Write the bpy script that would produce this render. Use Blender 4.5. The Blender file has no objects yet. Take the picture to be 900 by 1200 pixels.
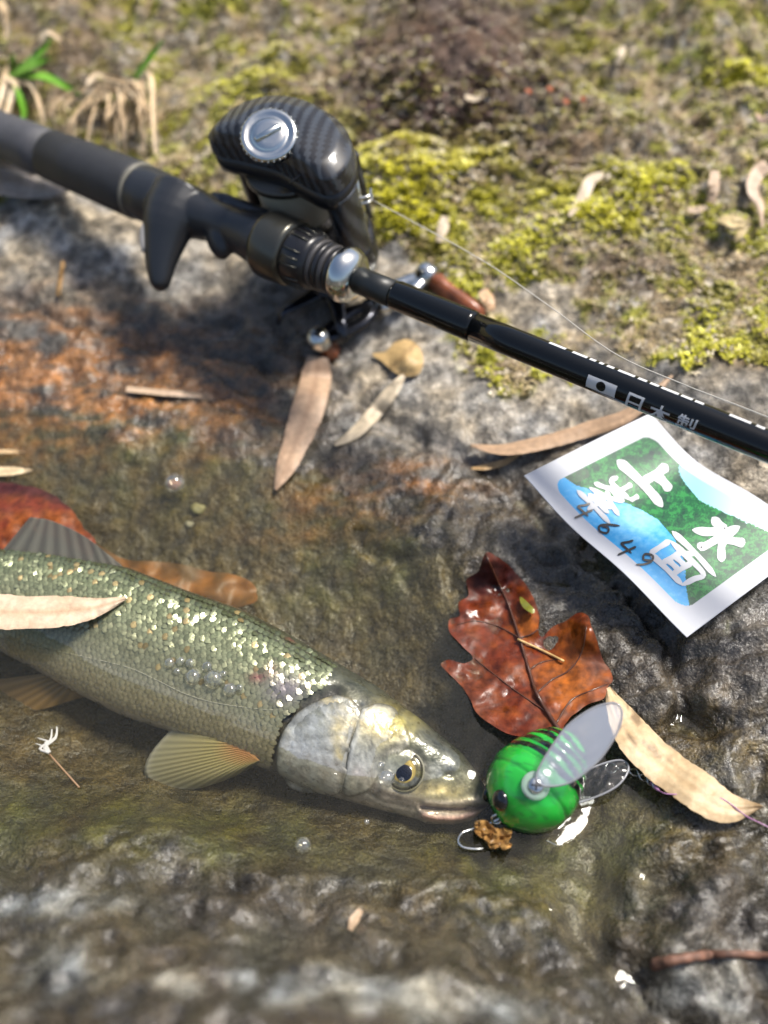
import bpy, math, random
import numpy as np
from mathutils import Vector
from mathutils.geometry import delaunay_2d_cdt

# ------------------------------------------------------------------ camera, sky, sun, exposure
SC = bpy.context.scene
COL = SC.collection
U = 0.01                                   # all lengths below are written in centimetres
F = 1167.0                                 # focal length in photo pixels (photo 900 x 1200)
PITCH = math.radians(50.0)
CAM = np.array([0.0, 0.0, 24.0])
FWD = np.array([0, math.cos(PITCH), -math.sin(PITCH)])
UPV = np.array([0, math.sin(PITCH), math.cos(PITCH)])
RGT = np.array([1.0, 0, 0])
cd = bpy.data.cameras.new('camera')
cam = bpy.data.objects.new('camera', cd); COL.objects.link(cam)
cam.location = CAM * U
cam.rotation_euler = (math.pi / 2 - PITCH, 0, 0)
cd.sensor_fit = 'VERTICAL'; cd.sensor_height = 36.0
cd.lens = 36.0 * F / 1200.0
cd.clip_start = 0.005; cd.clip_end = 60
cd.dof.use_dof = True
cd.dof.focus_distance = 26.6 * U
cd.dof.aperture_fstop = 6.2
SC.camera = cam

SUN_EL, SUN_AZ = math.radians(64), math.radians(66)       # azimuth from +Y (far) towards +X (right)
w = bpy.data.worlds.new('World'); SC.world = w; w.use_nodes = True
nt = w.node_tree
sky = nt.nodes.new('ShaderNodeTexSky'); sky.sky_type = 'NISHITA'; sky.sun_disc = False
sky.sun_elevation = SUN_EL; sky.sun_rotation = SUN_AZ
sky.air_density = 1.0; sky.dust_density = 3.0; sky.ozone_density = 1.0
nt.links.new(sky.outputs[0], nt.nodes['Background'].inputs[0])
nt.nodes['Background'].inputs[1].default_value = 0.12
sd = bpy.data.lights.new('sun', 'SUN'); sun = bpy.data.objects.new('sun', sd); COL.objects.link(sun)
sd.energy = 3.9; sd.angle = math.radians(15); sd.color = (1.0, 0.95, 0.87)
sv = Vector((math.sin(SUN_AZ) * math.cos(SUN_EL), math.cos(SUN_AZ) * math.cos(SUN_EL), math.sin(SUN_EL)))
sun.rotation_euler = sv.to_track_quat('Z', 'Y').to_euler()
SC.view_settings.view_transform = 'Standard'; SC.view_settings.look = 'None'
SC.view_settings.exposure = 0.44; SC.view_settings.gamma = 1.0
SC.cycles.max_bounces = 6; SC.cycles.transparent_max_bounces = 16
SC.cycles.caustics_reflective = False; SC.cycles.caustics_refractive = False
SC.cycles.sample_clamp_indirect = 6.0
SC.cycles.use_denoising = True
SC.cycles.diffuse_bounces = 2; SC.cycles.glossy_bounces = 3; SC.cycles.use_adaptive_sampling = True; SC.cycles.adaptive_threshold = 0.03

rng = np.random.default_rng(7)
random.seed(7)
A3 = lambda *v: np.array(v, float)
nrm = lambda v: np.asarray(v, float) / np.linalg.norm(v)

# ------------------------------------------------------------------ picking points in the place
def rays(px, py):
    px = np.asarray(px, float); py = np.asarray(py, float)
    return FWD + np.multiply.outer((px - 450) / F, RGT) - np.multiply.outer((py - 600) / F, UPV)
def at(px, py, z):
    r = rays(px, py); t = (np.asarray(z, float) - CAM[2]) / r[..., 2]
    return CAM + r * t[..., None]
def atd(px, py, d):
    return CAM + rays(px, py) * np.asarray(d, float)[..., None]
def onplane(px, py, p0, n):
    r = rays(px, py); t = ((p0 - CAM) @ n) / (r @ n)
    return CAM + r * np.asarray(t)[..., None]
def proj(P):
    q = np.asarray(P, float) - CAM; d = q @ FWD
    return 450 + F * (q @ RGT) / d, 600 - F * (q @ UPV) / d, d

# ------------------------------------------------------------------ noise
_perm = np.random.default_rng(3).permutation(512)
def pn(x, y, seed=0):
    x = np.asarray(x, float); y = np.asarray(y, float)
    xi = np.floor(x).astype(int); yi = np.floor(y).astype(int)
    xf = x - xi; yf = y - yi
    def g(ix, iy, fx, fy):
        h = _perm[(_perm[(ix + seed * 37) & 511] + iy + seed * 101) & 511]
        a = h * (2 * math.pi / 512)
        return np.cos(a) * fx + np.sin(a) * fy
    s = lambda t: t * t * t * (t * (t * 6 - 15) + 10)
    u, v = s(xf), s(yf)
    a = g(xi, yi, xf, yf); b = g(xi + 1, yi, xf - 1, yf)
    c = g(xi, yi + 1, xf, yf - 1); d = g(xi + 1, yi + 1, xf - 1, yf - 1)
    return 1.5 * ((a + (b - a) * u) * (1 - v) + (c + (d - c) * u) * v)
def fbm(x, y, oc=4, seed=0, gain=0.5):
    t = 0; a = 1.0
    for i in range(oc):
        t = t + a * pn(x * 2 ** i, y * 2 ** i, seed + i); a *= gain
    return t
sstep = lambda a, b, x: (lambda t: t * t * (3 - 2 * t))(np.clip((x - a) / (b - a), 0, 1))
def mixc(c, d, m):
    m = np.asarray(m)[..., None]
    return c * (1 - m) + np.asarray(d, float) * m
def segdist(P, poly):
    """distance of 2-D points P to a polyline and the arc fraction of the nearest point"""
    best = np.full(len(P), 1e9); fr = np.zeros(len(P)); poly = np.asarray(poly, float)
    L = np.r_[0, np.cumsum(np.linalg.norm(np.diff(poly, axis=0), axis=1))]
    for i in range(len(poly) - 1):
        a, b = poly[i], poly[i + 1]; e = b - a; l2 = max(e @ e, 1e-12)
        t = np.clip(((P - a) @ e) / l2, 0, 1)
        d = np.linalg.norm(P - a - t[:, None] * e, axis=1)
        m = d < best; best[m] = d[m]; fr[m] = (L[i] + t[m] * math.sqrt(l2)) / L[-1]
    return best, fr
def inpoly(P, poly):
    x, y = P[:, 0], P[:, 1]; c = np.zeros(len(P), bool); n = len(poly)
    for i in range(n):
        x1, y1 = poly[i]; x2, y2 = poly[(i + 1) % n]
        if y1 == y2: continue
        c ^= ((y1 > y) != (y2 > y)) & (x < (x2 - x1) * (y - y1) / (y2 - y1) + x1)
    return c
def smooth_poly(p, n, closed=False):
    """Catmull-Rom resampling"""
    p = np.asarray(p, float)
    q = np.vstack([p[-1], p, p[0], p[1]]) if closed else np.vstack([2 * p[0] - p[1], p, 2 * p[-1] - p[-2]])
    m = len(p) if closed else len(p) - 1
    out = []
    for t in np.linspace(0, m, n, endpoint=not closed):
        i = min(int(t), m - 1); f = t - i
        a, b, c, d = q[i], q[i + 1], q[i + 2], q[i + 3]
        out.append(0.5 * (2 * b + (c - a) * f + (2 * a - 5 * b + 4 * c - d) * f * f + (3 * b - a - 3 * c + d) * f ** 3))
    return np.array(out)

# ------------------------------------------------------------------ mesh making
BASE = {}
def mesh(name, V, Fc, mat, parent=None, col=None, smooth=True, attrs=None, label=None, cat=None, group=None, kind=None, share=None):
    V = np.asarray(V, float)
    if parent is not None: b = BASE[parent.name]
    else: b = A3(*(V[:, :2].mean(0)), V[:, 2].min())
    me = bpy.data.meshes.new(name)
    if isinstance(Fc, np.ndarray):
        n, k = Fc.shape
        me.vertices.add(len(V)); me.vertices.foreach_set('co', ((V - b) * U).astype(np.float32).ravel())
        me.loops.add(n * k); me.loops.foreach_set('vertex_index', Fc.astype(np.int32).ravel())
        me.polygons.add(n); me.polygons.foreach_set('loop_start', np.arange(0, n * k, k, dtype=np.int32))
        me.polygons.foreach_set('loop_total', np.full(n, k, dtype=np.int32)); me.update(calc_edges=True)
    else:
        me.from_pydata([tuple(v) for v in (V - b) * U], [], [tuple(f) for f in Fc]); me.update()
    me.validate()
    if smooth: me.polygons.foreach_set('use_smooth', np.ones(len(me.polygons), dtype=bool))
    if col is not None:
        c = np.ones((len(V), 4), np.float32); c[:, :3] = np.clip(col, 0, 1)
        a = me.color_attributes.new('Col', 'FLOAT_COLOR', 'POINT'); a.data.foreach_set('color', c.ravel())
    for k, v in (attrs or {}).items():
        a = me.attributes.new(k, 'FLOAT', 'POINT'); a.data.foreach_set('value', np.asarray(v, np.float32))
    if mat: me.materials.append(mat)
    o = bpy.data.objects.new(name, me); COL.objects.link(o)
    if parent is not None: o.parent = parent
    else: o.location = b * U
    BASE[o.name] = b
    return tag(o, label, cat, group, kind)
def tag(o, label=None, cat=None, group=None, kind=None):
    if label: o['label'] = label
    if cat: o['category'] = cat
    if group: o['group'] = group
    if kind: o['kind'] = kind
    return o
def thing(name, loc, label, cat, group=None):
    o = bpy.data.objects.new(name, None); COL.objects.link(o); o.location = np.asarray(loc) * U
    o.empty_display_size = 0.01
    BASE[o.name] = np.asarray(loc, float)
    return tag(o, label, cat, group)
def gridf(n, m, wrap=False, off=0):
    """quads of an n x m vertex grid (row-major); wrap closes the m direction"""
    i = np.arange(n - 1)[:, None]; j = np.arange(m if wrap else m - 1)[None]
    j2 = (j + 1) % m
    return np.stack([i * m + j, i * m + j2, (i + 1) * m + j2, (i + 1) * m + j], -1).reshape(-1, 4) + off
def loft(name, C, E1, E2, R1, R2, mat, parent=None, n=28, cap=True, pw=1.0, **kw):
    C = np.asarray(C, float); m = len(C)
    bc = lambda e: np.broadcast_to(np.asarray(e, float), (m, 3))
    E1, E2 = bc(E1), bc(E2); R1 = np.broadcast_to(R1, (m,)); R2 = np.broadcast_to(R2, (m,))
    a = np.linspace(0, 2 * math.pi, n, endpoint=False)
    ca = np.sign(np.cos(a)) * np.abs(np.cos(a)) ** pw; sa = np.sign(np.sin(a)) * np.abs(np.sin(a)) ** pw
    V = C[:, None] + E1[:, None] * (R1[:, None] * ca)[..., None] + E2[:, None] * (R2[:, None] * sa)[..., None]
    V = V.reshape(-1, 3); Fq = [tuple(f) for f in gridf(m, n, True)]
    if cap: Fq += [tuple(range(n))[::-1], tuple(range((m - 1) * n, m * n))]
    if kw.get('raw'): return V, Fq
    kw.pop('raw', None)
    return mesh(name, V, Fq, mat, parent, **kw)
def frames(P):
    P = np.asarray(P, float); T = np.gradient(P, axis=0); T /= np.linalg.norm(T, axis=1)[:, None] + 1e-12
    e = np.cross(T[0], (0, 0, 1)); e = nrm(e if np.linalg.norm(e) > 1e-3 else np.cross(T[0], (0, 1, 0)))
    E1 = []
    for t in T:
        e = nrm(e - (e @ t) * t); E1.append(e)
    E1 = np.array(E1); return T, E1, np.cross(T, E1)
def tube(name, P, r, mat, parent=None, n=10, **kw):
    T, e1, e2 = frames(P)
    return loft(name, P, e1, e2, r, r, mat, parent, n=n, **kw)
def dome(name, c, e1, e2, nn, r1, r2, h, mat, parent=None, nr=8, n=28, full=False, **kw):
    """bulging disc: e1,e2 in its plane, nn its normal"""
    a = np.linspace(0, 2 * math.pi, n, endpoint=False); V = []; th = np.linspace(-math.pi / 2 if full else -0.35, math.pi / 2 * 0.985, nr * (2 if full else 1))
    for t in th:
        k = math.cos(t)
        for q in a: V.append(c + e1 * r1 * k * math.cos(q) + e2 * r2 * k * math.sin(q) + nn * h * math.sin(t))
    m = len(th); Fq = [tuple(f) for f in gridf(m, n, True)] + [tuple(range(n))[::-1], tuple(range((m - 1) * n, m * n))]
    return mesh(name, V, Fq, mat, parent, **kw)

# ------------------------------------------------------------------ materials
def nn_(nt, t, **kw):
    n = nt.nodes.new(t)
    for k, v in kw.items(): setattr(n, k, v)
    return n
def pmat(name, col=(.5, .5, .5), rough=.5, metal=0, spec=.5, coat=0, attr=None, var=None, bump=(), alpha=None, trans=None, emis=None, sss=0, rvar=None, aniso=None):
    """var=(scale,amount); bump=[(scale,height_cm,detail),...]; attr multiplies; trans=(fac, tint): mix with Transparent"""
    m = bpy.data.materials.new(name); m.use_nodes = True; nt = m.node_tree; L = nt.links.new
    b = nt.nodes['Principled BSDF']; out = nt.nodes['Material Output']
    b.inputs['Roughness'].default_value = rough; b.inputs['Metallic'].default_value = metal
    b.inputs['Specular IOR Level'].default_value = spec; b.inputs['Coat Weight'].default_value = coat
    b.inputs['Coat Roughness'].default_value = 0.06
    if sss: b.inputs['Subsurface Weight'].default_value = sss; b.inputs['Subsurface Radius'].default_value = (.003, .002, .001); b.inputs['Subsurface Scale'].default_value = 1
    tc = nn_(nt, 'ShaderNodeTexCoord')
    if attr:
        src = nn_(nt, 'ShaderNodeAttribute', attribute_name=attr).outputs['Color']
    else:
        r = nn_(nt, 'ShaderNodeRGB'); r.outputs[0].default_value = (*col, 1); src = r.outputs[0]
    if var:
        no = nn_(nt, 'ShaderNodeTexNoise'); no.inputs['Scale'].default_value = var[0]; no.inputs['Detail'].default_value = 5
        L(tc.outputs['Object'], no.inputs['Vector'])
        mr = nn_(nt, 'ShaderNodeMapRange'); mr.inputs[1].default_value = .3; mr.inputs[2].default_value = .7
        mr.inputs[3].default_value = 1 - var[1]; mr.inputs[4].default_value = 1 + var[1]; L(no.outputs[0], mr.inputs[0])
        vm = nn_(nt, 'ShaderNodeVectorMath', operation='SCALE'); L(src, vm.inputs[0]); L(mr.outputs[0], vm.inputs['Scale']); src = vm.outputs[0]
    L(src, b.inputs['Base Color'])
    if rvar:
        no = nn_(nt, 'ShaderNodeTexNoise'); no.inputs['Scale'].default_value = rvar[0]; L(tc.outputs['Object'], no.inputs['Vector'])
        mr = nn_(nt, 'ShaderNodeMapRange'); mr.inputs[1].default_value = .35; mr.inputs[2].default_value = .65
        mr.inputs[3].default_value = rvar[1]; mr.inputs[4].default_value = rvar[2]; L(no.outputs[0], mr.inputs[0]); L(mr.outputs[0], b.inputs['Roughness'])
    prev = None
    for s, h, d in bump:
        no = nn_(nt, 'ShaderNodeTexNoise'); no.inputs['Scale'].default_value = s; no.inputs['Detail'].default_value = d
        L(tc.outputs['Object'], no.inputs['Vector'])
        bp = nn_(nt, 'ShaderNodeBump'); bp.inputs['Distance'].default_value = h * U; bp.inputs['Strength'].default_value = 1
        L(no.outputs[0], bp.inputs['Height'])
        if prev: L(prev, bp.inputs['Normal'])
        prev = bp.outputs[0]
    if prev: L(prev, b.inputs['Normal']); L(prev, b.inputs['Coat Normal'])
    if trans:
        t = nn_(nt, 'ShaderNodeBsdfTransparent'); t.inputs[0].default_value = (*trans[1], 1)
        mx = nn_(nt, 'ShaderNodeMixShader'); mx.inputs[0].default_value = 1 - trans[0]
        L(t.outputs[0], mx.inputs[1]); L(b.outputs[0], mx.inputs[2]); L(mx.outputs[0], out.inputs['Surface'])
    m['b'] = 1
    return m
def clearmat(name, tint, ior=1.33, film=0.0, filmcol=(.3, .3, .3), bump=(), rough=0.02, refl=1.0, pw=5.0):
    """a thin clear sheet: Fresnel mirror over a tinted pass-through, with a little cloudy film"""
    m = bpy.data.materials.new(name); m.use_nodes = True; nt = m.node_tree; L = nt.links.new
    nt.nodes.remove(nt.nodes['Principled BSDF']); out = nt.nodes['Material Output']
    t = nn_(nt, 'ShaderNodeBsdfTransparent'); t.inputs[0].default_value = (*tint, 1)
    g = nn_(nt, 'ShaderNodeBsdfGlossy'); g.inputs['Roughness'].default_value = rough; g.inputs[0].default_value = (refl, refl, refl, 1)
    d = nn_(nt, 'ShaderNodeBsdfDiffuse'); d.inputs[0].default_value = (*filmcol, 1)
    ge = nn_(nt, 'ShaderNodeNewGeometry'); dt = nn_(nt, 'ShaderNodeVectorMath', operation='DOT_PRODUCT'); L(ge.outputs['Incoming'], dt.inputs[0]); L(ge.outputs['Normal'], dt.inputs[1])
    def mt(op, a, b_=None):
        n = nn_(nt, 'ShaderNodeMath', operation=op); L(a, n.inputs[0])
        if b_ is not None: n.inputs[1].default_value = b_
        return n.outputs[0]
    f0 = ((ior - 1) / (ior + 1)) ** 2; one = nn_(nt, 'ShaderNodeMath', operation='SUBTRACT'); one.inputs[0].default_value = 1; L(mt('ABSOLUTE', dt.outputs['Value']), one.inputs[1])
    frv = mt('ADD', mt('MULTIPLY', mt('POWER', one.outputs[0], pw), 1 - f0), f0)
    tc = nn_(nt, 'ShaderNodeTexCoord'); prev = None
    for s, h, dd in bump:
        no = nn_(nt, 'ShaderNodeTexNoise'); no.inputs['Scale'].default_value = s; no.inputs['Detail'].default_value = dd
        L(tc.outputs['Object'], no.inputs['Vector'])
        bp = nn_(nt, 'ShaderNodeBump'); bp.inputs['Distance'].default_value = h * U; L(no.outputs[0], bp.inputs['Height'])
        if prev: L(prev, bp.inputs['Normal'])
        prev = bp.outputs[0]
    if prev: L(prev, g.inputs['Normal']); L(prev, dt.inputs[1])
    m1 = nn_(nt, 'ShaderNodeMixShader'); m1.inputs[0].default_value = film; L(t.outputs[0], m1.inputs[1]); L(d.outputs[0], m1.inputs[2])
    m2 = nn_(nt, 'ShaderNodeMixShader'); L(frv, m2.inputs[0]); L(m1.outputs[0], m2.inputs[1]); L(g.outputs[0], m2.inputs[2])
    L(m2.outputs[0], out.inputs['Surface'])
    return m

# ------------------------------------------------------------------ terrain
CTRL = [  # photo pixel, height above the water
 (0,700,-2.1),(100,900,-1.9),(-100,640,-2.1),(250,960,-1.2),(300,600,-.5),(300,690,-1.6),(430,690,-1.2),(150,610,-1.2),(0,590,-1.2),(480,930,-1.7),(480,760,-1.5),
 (300,830,-2.2),(420,880,-2.1),(560,985,-1.2),(640,1000,-.9),(640,900,-1.3),(560,800,-1.0),(200,930,-1.6),(0,880,-1.5),(-150,760,-1.8),(600,760,-.35),(660,840,-.35),
 (0,470,.15),(150,510,.12),(270,535,.08),(420,590,.1),(500,640,.15),(560,690,.1),(640,720,.25),(700,800,.3),(760,890,.1),
 (0,400,.9),(0,300,1.7),(150,420,.6),(300,450,.6),(450,500,.5),(570,570,.5),(700,650,.2),(800,720,1.15),(880,700,1.5),(880,830,.9),(790,830,.75),(820,900,.35),(870,960,.4),
 (100,290,1.9),(370,415,.85),(250,350,1.1),(500,430,1.0),(600,470,1.3),(700,480,1.5),(800,470,2.1),(900,600,1.7),(900,430,2.8),(560,400,1.5),
 (0,200,3.2),(200,200,3.0),(450,280,2.6),(600,300,3.0),(750,280,3.6),(900,280,4.2),(100,110,4.6),(300,110,4.8),(450,130,4.9),(700,120,5.8),(900,120,6.6),
 (450,20,7.4),(700,10,8.0),(0,20,6.6),(900,0,8.8),(250,10,7.2),
 (0,970,-.35),(130,965,-.1),(230,970,-.05),(330,1020,.05),(440,1040,.15),(560,1030,.2),(640,1060,.1),
 (0,1060,1.6),(120,1050,1.6),(250,1060,1.2),(0,1200,4.0),(200,1200,4.3),(400,1200,4.2),(400,1110,1.9),(550,1110,1.3),(560,1200,3.3),(660,1150,1.0),(700,1080,-.1),(730,1010,-.1),
 (680,1010,-.5),(780,1000,.35),(800,1060,.9),(860,1050,1.1),(760,1120,.5),(800,1200,.6),(880,1160,.9),(900,1000,.7),(640,1200,2.2)]
cz = np.array([c[2] if c[2] < 2.4 or c[1] > 600 else 2.4 + (c[2] - 2.4) * .5 for c in CTRL], float)
cxy = at([c[0] for c in CTRL], [c[1] for c in CTRL], cz)[:, :2]
FAR = [(-24,21,-1.6),(-24,13,-1.2),(-30,26,1.2),(-33,18,2.5),(-28,6,2.5),(-12,3,4.5),(14,3,3),(22,12,3.5),(26,26,6),(30,45,8),(-30,45,6),(0,60,9),(-60,20,10),(60,20,16),(0,-20,7),(-40,-20,9),(40,-20,9),
       (0,110,24),(-90,70,20),(90,70,26),(0,-110,10),(-150,-60,18),(150,-60,18),(-250,150,60),(250,150,70),(0,300,95),(-300,-250,25),(300,-250,25)]
cxy = np.vstack([cxy, [f[:2] for f in FAR]]); cz = np.r_[cz, [f[2] for f in FAR]]
def _tps(r2): return 0.5 * r2 * np.log(r2 + 1e-9)
def _fit():
    n = len(cxy); d = cxy[:, None] - cxy[None]; K = _tps((d ** 2).sum(-1)) + np.eye(n) * 0.6
    P = np.c_[np.ones(n), cxy]; M = np.block([[K, P], [P.T, np.zeros((3, 3))]])
    return np.linalg.solve(M, np.r_[cz, 0, 0, 0])
_w = _fit()
def base_z(x, y):
    x = np.asarray(x, float); s = x.shape; x = x.ravel(); y = np.asarray(y, float).ravel(); o = np.zeros(len(x))
    for i in range(0, len(x), 20000):
        a = x[i:i + 20000]; b = y[i:i + 20000]
        r2 = (a[:, None] - cxy[:, 0]) ** 2 + (b[:, None] - cxy[:, 1]) ** 2
        o[i:i + 20000] = _tps(r2) @ _w[:-3] + _w[-3] + _w[-2] * a + _w[-1] * b
    return o.reshape(s)
def blobs(x, y, B):
    """soft patches: B = [(px, py, radius along px, radius along py, weight)] set where that pixel meets the base ground"""
    t = np.zeros_like(x)
    for px, py, rx, ry, wt in B:
        z = 0.5
        for _ in range(4):
            c = at(px, py, z); z = float(base_z(c[:1], c[1:2])[0])
        d = abs((c - CAM) @ FWD); k = d / F
        dep = math.atan2(CAM[2] - z, c[1])
        t += wt * np.exp(-(((x - c[0]) / (rx * k)) ** 2 + ((y - c[1]) / (ry * k / math.sin(dep))) ** 2))
    return t
def groundpts(pts, z=0.6):
    out = []
    for px, py in pts:
        zz = z
        for _ in range(4):
            c = at(px, py, zz); zz = float(base_z(c[:1], c[1:2])[0])
        out.append(c[:2])
    return np.array(out)
CRACKS = [([(690,640),(770,720),(800,790),(808,835),(825,850)],.35,.55),([(808,835),(770,850),(730,850)],.25,.35),([(825,850),(870,845),(900,835)],.25,.3),([(800,760),(850,770),(900,760)],.18,.2),
          ([(0,345),(110,385),(220,405),(300,425)],.22,.3),([(300,425),(380,440),(470,500),(540,530),(610,575),(640,620)],.28,.35),([(120,390),(170,350),(240,330)],.2,.2),
          ([(520,640),(535,690),(560,700)],.2,.3),([(430,640),(470,660),(520,650)],.2,.18),([(350,660),(430,640),(500,700)],.25,.2),([(700,1010),(690,1060),(720,1130),(800,1200)],.5,.5),
          ([(560,1020),(640,1060),(700,1120)],.35,.3),([(750,1120),(770,1040),(830,990)],.35,.35),([(830,990),(900,980)],.3,.25),([(840,1120),(870,1060),(900,1040)],.35,.3)]
def terrain(x, y):
    x = np.asarray(x, float); y = np.asarray(y, float); sh = x.shape; x = x.ravel(); y = y.ravel()
    z = base_z(x, y)
    dry = sstep(-.3, .5, z)                      # bare rock above the water is rougher than the silted floor
    back = sstep(27, 36, y)
    wx = x + 1.2 * fbm(x * .25, y * .25, 2, 11); wy = y + 1.2 * fbm(x * .25, y * .25, 2, 17)
    n1 = fbm(wx * .22, wy * .22, 4, 21); rid = 1 - np.abs(fbm(wx * .45 + wy * .18, wy * .5 - wx * .1, 3, 31)) * 1.6
    rough = .35 + .65 * dry
    near = sstep(13, 8, y)
    d = .26 * n1 * rough + .17 * (rid - .5) * rough * (1 + .9 * near) + .05 * fbm(x * 1.6, y * 1.6, 4, 41) * rough * (1 + .6 * near)
    lump = np.abs(fbm(x * .55, y * .55, 4, 51)); d += back * (.35 * lump + .95 * fbm(x * .17, y * .17, 2, 55) + .10 * fbm(x * 1.3, y * 1.3, 3, 61))
    d += near * dry * .35 * fbm(x * .5, y * .5, 3, 71)
    P = np.c_[x + .25 * fbm(x * .9, y * .9, 3, 81), y + .25 * fbm(x * .9, y * .9, 3, 91)]
    for pts, wd, dp in _crk:
        m = (np.abs(P[:, 0] - pts[:, 0].mean()) < 12) & (np.abs(P[:, 1] - pts[:, 1].mean()) < 12)
        dd, _ = segdist(P[m], pts); d[m] -= dp * np.exp(-(dd / wd) ** 2)
    fz = fbm(wx * .30 + 4, wy * .42, 3, 131); d -= .16 * np.exp(-(fz / .035) ** 2) * dry * (1 - back)
    fz = fbm(wx * .75 + 9, wy * .9, 3, 141); d -= .06 * np.exp(-(fz / .05) ** 2) * dry * (1 - back); d += .07 * (.5 - np.abs(fbm(x * 1.1 + .4 * y, y * 1.4, 3, 151))) * dry * (1 - back)
    far = sstep(40, 120, np.hypot(x, y - 20)); d += far * 6 * fbm(x * .02, y * .02, 4, 95)
    return (z + d).reshape(sh)
_crk = [(smooth_poly(groundpts(p), 24), wd, dp) for p, wd, dp in CRACKS]
def axis(lo, hi, st, far, g=1.14):
    a = [*np.arange(lo, hi + st / 2, st)]; s = st
    while a[-1] < far: s = min(s * g, 14); a.append(a[-1] + s)
    s = st
    while a[0] > -far: s = min(s * g, 14); a.insert(0, a[0] - s)
    return np.array(a)
GX = axis(-21, 21, .115, 260); GY = axis(4, 49, .115, 260)
gx, gy = np.meshgrid(GX, GY)
gz = terrain(gx, gy)
def ground_z(x, y):
    x = np.asarray(x, float); y = np.asarray(y, float)
    i = np.clip(np.searchsorted(GX, x) - 1, 0, len(GX) - 2); j = np.clip(np.searchsorted(GY, y) - 1, 0, len(GY) - 2)
    u = (x - GX[i]) / (GX[i + 1] - GX[i]); v = (y - GY[j]) / (GY[j + 1] - GY[j])
    return (gz[j, i] * (1 - u) + gz[j, i + 1] * u) * (1 - v) + (gz[j + 1, i] * (1 - u) + gz[j + 1, i + 1] * u) * v
def hit(px, py):
    """where the sight line through a photo pixel first meets the ground"""
    px = np.atleast_1d(np.asarray(px, float)); py = np.atleast_1d(np.asarray(py, float)); r = rays(px, py)
    t = np.full(len(px), 12.0); done = np.zeros(len(px), bool)
    for _ in range(520):
        p = CAM + r * t[:, None]; done |= p[:, 2] <= ground_z(p[:, 0], p[:, 1]); t[~done] += .12
        if done.all(): break
    for k in range(6):
        p = CAM + r * t[:, None]; below = p[:, 2] <= ground_z(p[:, 0], p[:, 1]); t += np.where(below, -1, 1) * .06 / 2 ** k
    return CAM + r * t[:, None]

X, Y, Z = gx.ravel(), gy.ravel(), gz.ravel()
n_a = fbm(X * .35, Y * .35, 4, 101); n_b = fbm(X * 1.1, Y * 1.1, 4, 111); n_c = fbm(X * 3.2, Y * 3.2, 3, 121)
wetn = Z + .5 * n_a
under = sstep(.12, -.15, Z)
moss = sstep(.42, .62, .45 + .5 * sstep(25, 34, Y) + .16 * n_a + .16 * n_b
     + blobs(X, Y, [(700,230,260,150,.35),(480,200,90,60,.5),(560,430,70,40,.30),(850,410,70,40,.45),(640,470,60,30,.2),(850,300,80,60,.3),(250,60,200,80,.3),(855,735,22,22,.35),(700,80,200,60,.2)])
     - blobs(X, Y, [(150,340,240,70,.8),(420,430,110,60,.7),(60,240,120,50,.7),(300,300,130,60,.8),(640,345,50,28,.5),(700,500,120,40,.45),(380,150,60,110,.0),(470,310,40,30,.4),(780,180,50,30,.15)]) - .55 * sstep(27, 22, Y) - .9 * under - blobs(X, Y, [(270,480,120,60,1.0),(60,420,140,60,1.0)]))
dryrock = np.clip(sstep(.9, 2.0, wetn) * .5 * sstep(15, 21, Y) + blobs(X, Y, [(60,255,110,30,.9),(250,320,80,35,.5),(150,330,110,25,.5),(500,450,110,55,.9),(620,490,110,30,.9),(420,440,60,30,.4),(850,560,120,60,.35),(870,700,60,50,.3),(640,350,60,40,.7),(480,310,60,40,.6)])
     - blobs(X, Y, [(330,390,90,40,.6),(700,640,110,70,.6)]), 0, 1)
orange = np.clip(blobs(X, Y, [(90,430,150,55,.9),(230,470,120,45,.55),(30,470,80,50,.6),(420,590,80,30,.45),(500,560,70,30,.4),(330,610,60,30,.25)]) * (.65 + 1.3 * fbm(X * .5 + .9 * Y, Y * 1.6 - .25 * X, 4, 161) + .4 * n_c), 0, 1)
algae = np.clip(blobs(X, Y, [(90,960,260,50,.9),(280,990,120,40,.7),(200,560,160,50,.45),(420,680,110,60,.55),(660,1010,90,60,.8),(560,1000,90,40,.6),(130,500,130,40,.5),(740,960,60,50,.6),(420,650,60,40,.5),(600,1040,100,30,.5)]) * (.8 + .8 * n_b), 0, 1)
ochre = np.clip(blobs(X, Y, [(600,1055,60,30,.8),(760,960,90,60,.5),(840,880,90,50,.5),(480,1060,100,40,.35),(500,600,90,60,.35),(260,690,120,60,.4),(900,880,40,20,.7)]) * (.6 + 1.2 * n_c), 0, 1)
pale_near = np.clip(blobs(X, Y, [(60,1060,90,22,.8),(300,1150,200,30,.8),(100,1110,60,30,.4),(540,1160,120,30,.6),(30,1170,80,40,.6),(860,1150,120,40,.75),(800,1060,40,40,.6),(450,1180,160,30,.6)]) * (.85 + 1.0 * n_a + .8 * n_b), 0, 1)
C = np.tile(A3(.050, .040, .027), (len(X), 1))
C = mixc(C, A3(.33, .295, .24), dryrock * np.clip(.85 + .35 * n_b + .35 * n_c, 0, 1))
C = mixc(C, A3(.066, .048, .017), under * .9)
C = mixc(C, A3(.055, .046, .024), sstep(14, 9, Y) * np.clip(.5 + n_a, 0, 1)); C = mixc(C, A3(.30, .295, .26), sstep(.15, 1.0, pale_near) * .75)
C = mixc(C, A3(.16, .115, .035), ochre * .75)
C = mixc(C, A3(.060, .060, .012), algae * .8)
C = mixc(C, A3(.30, .125, .03), orange * .8)
soil = mixc(mixc(np.tile(A3(.25, .19, .11), (len(X), 1)), A3(.42, .36, .27), sstep(-.1, .6, n_c)), A3(.26, .25, .04), sstep(.0, .4, n_b))
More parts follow.
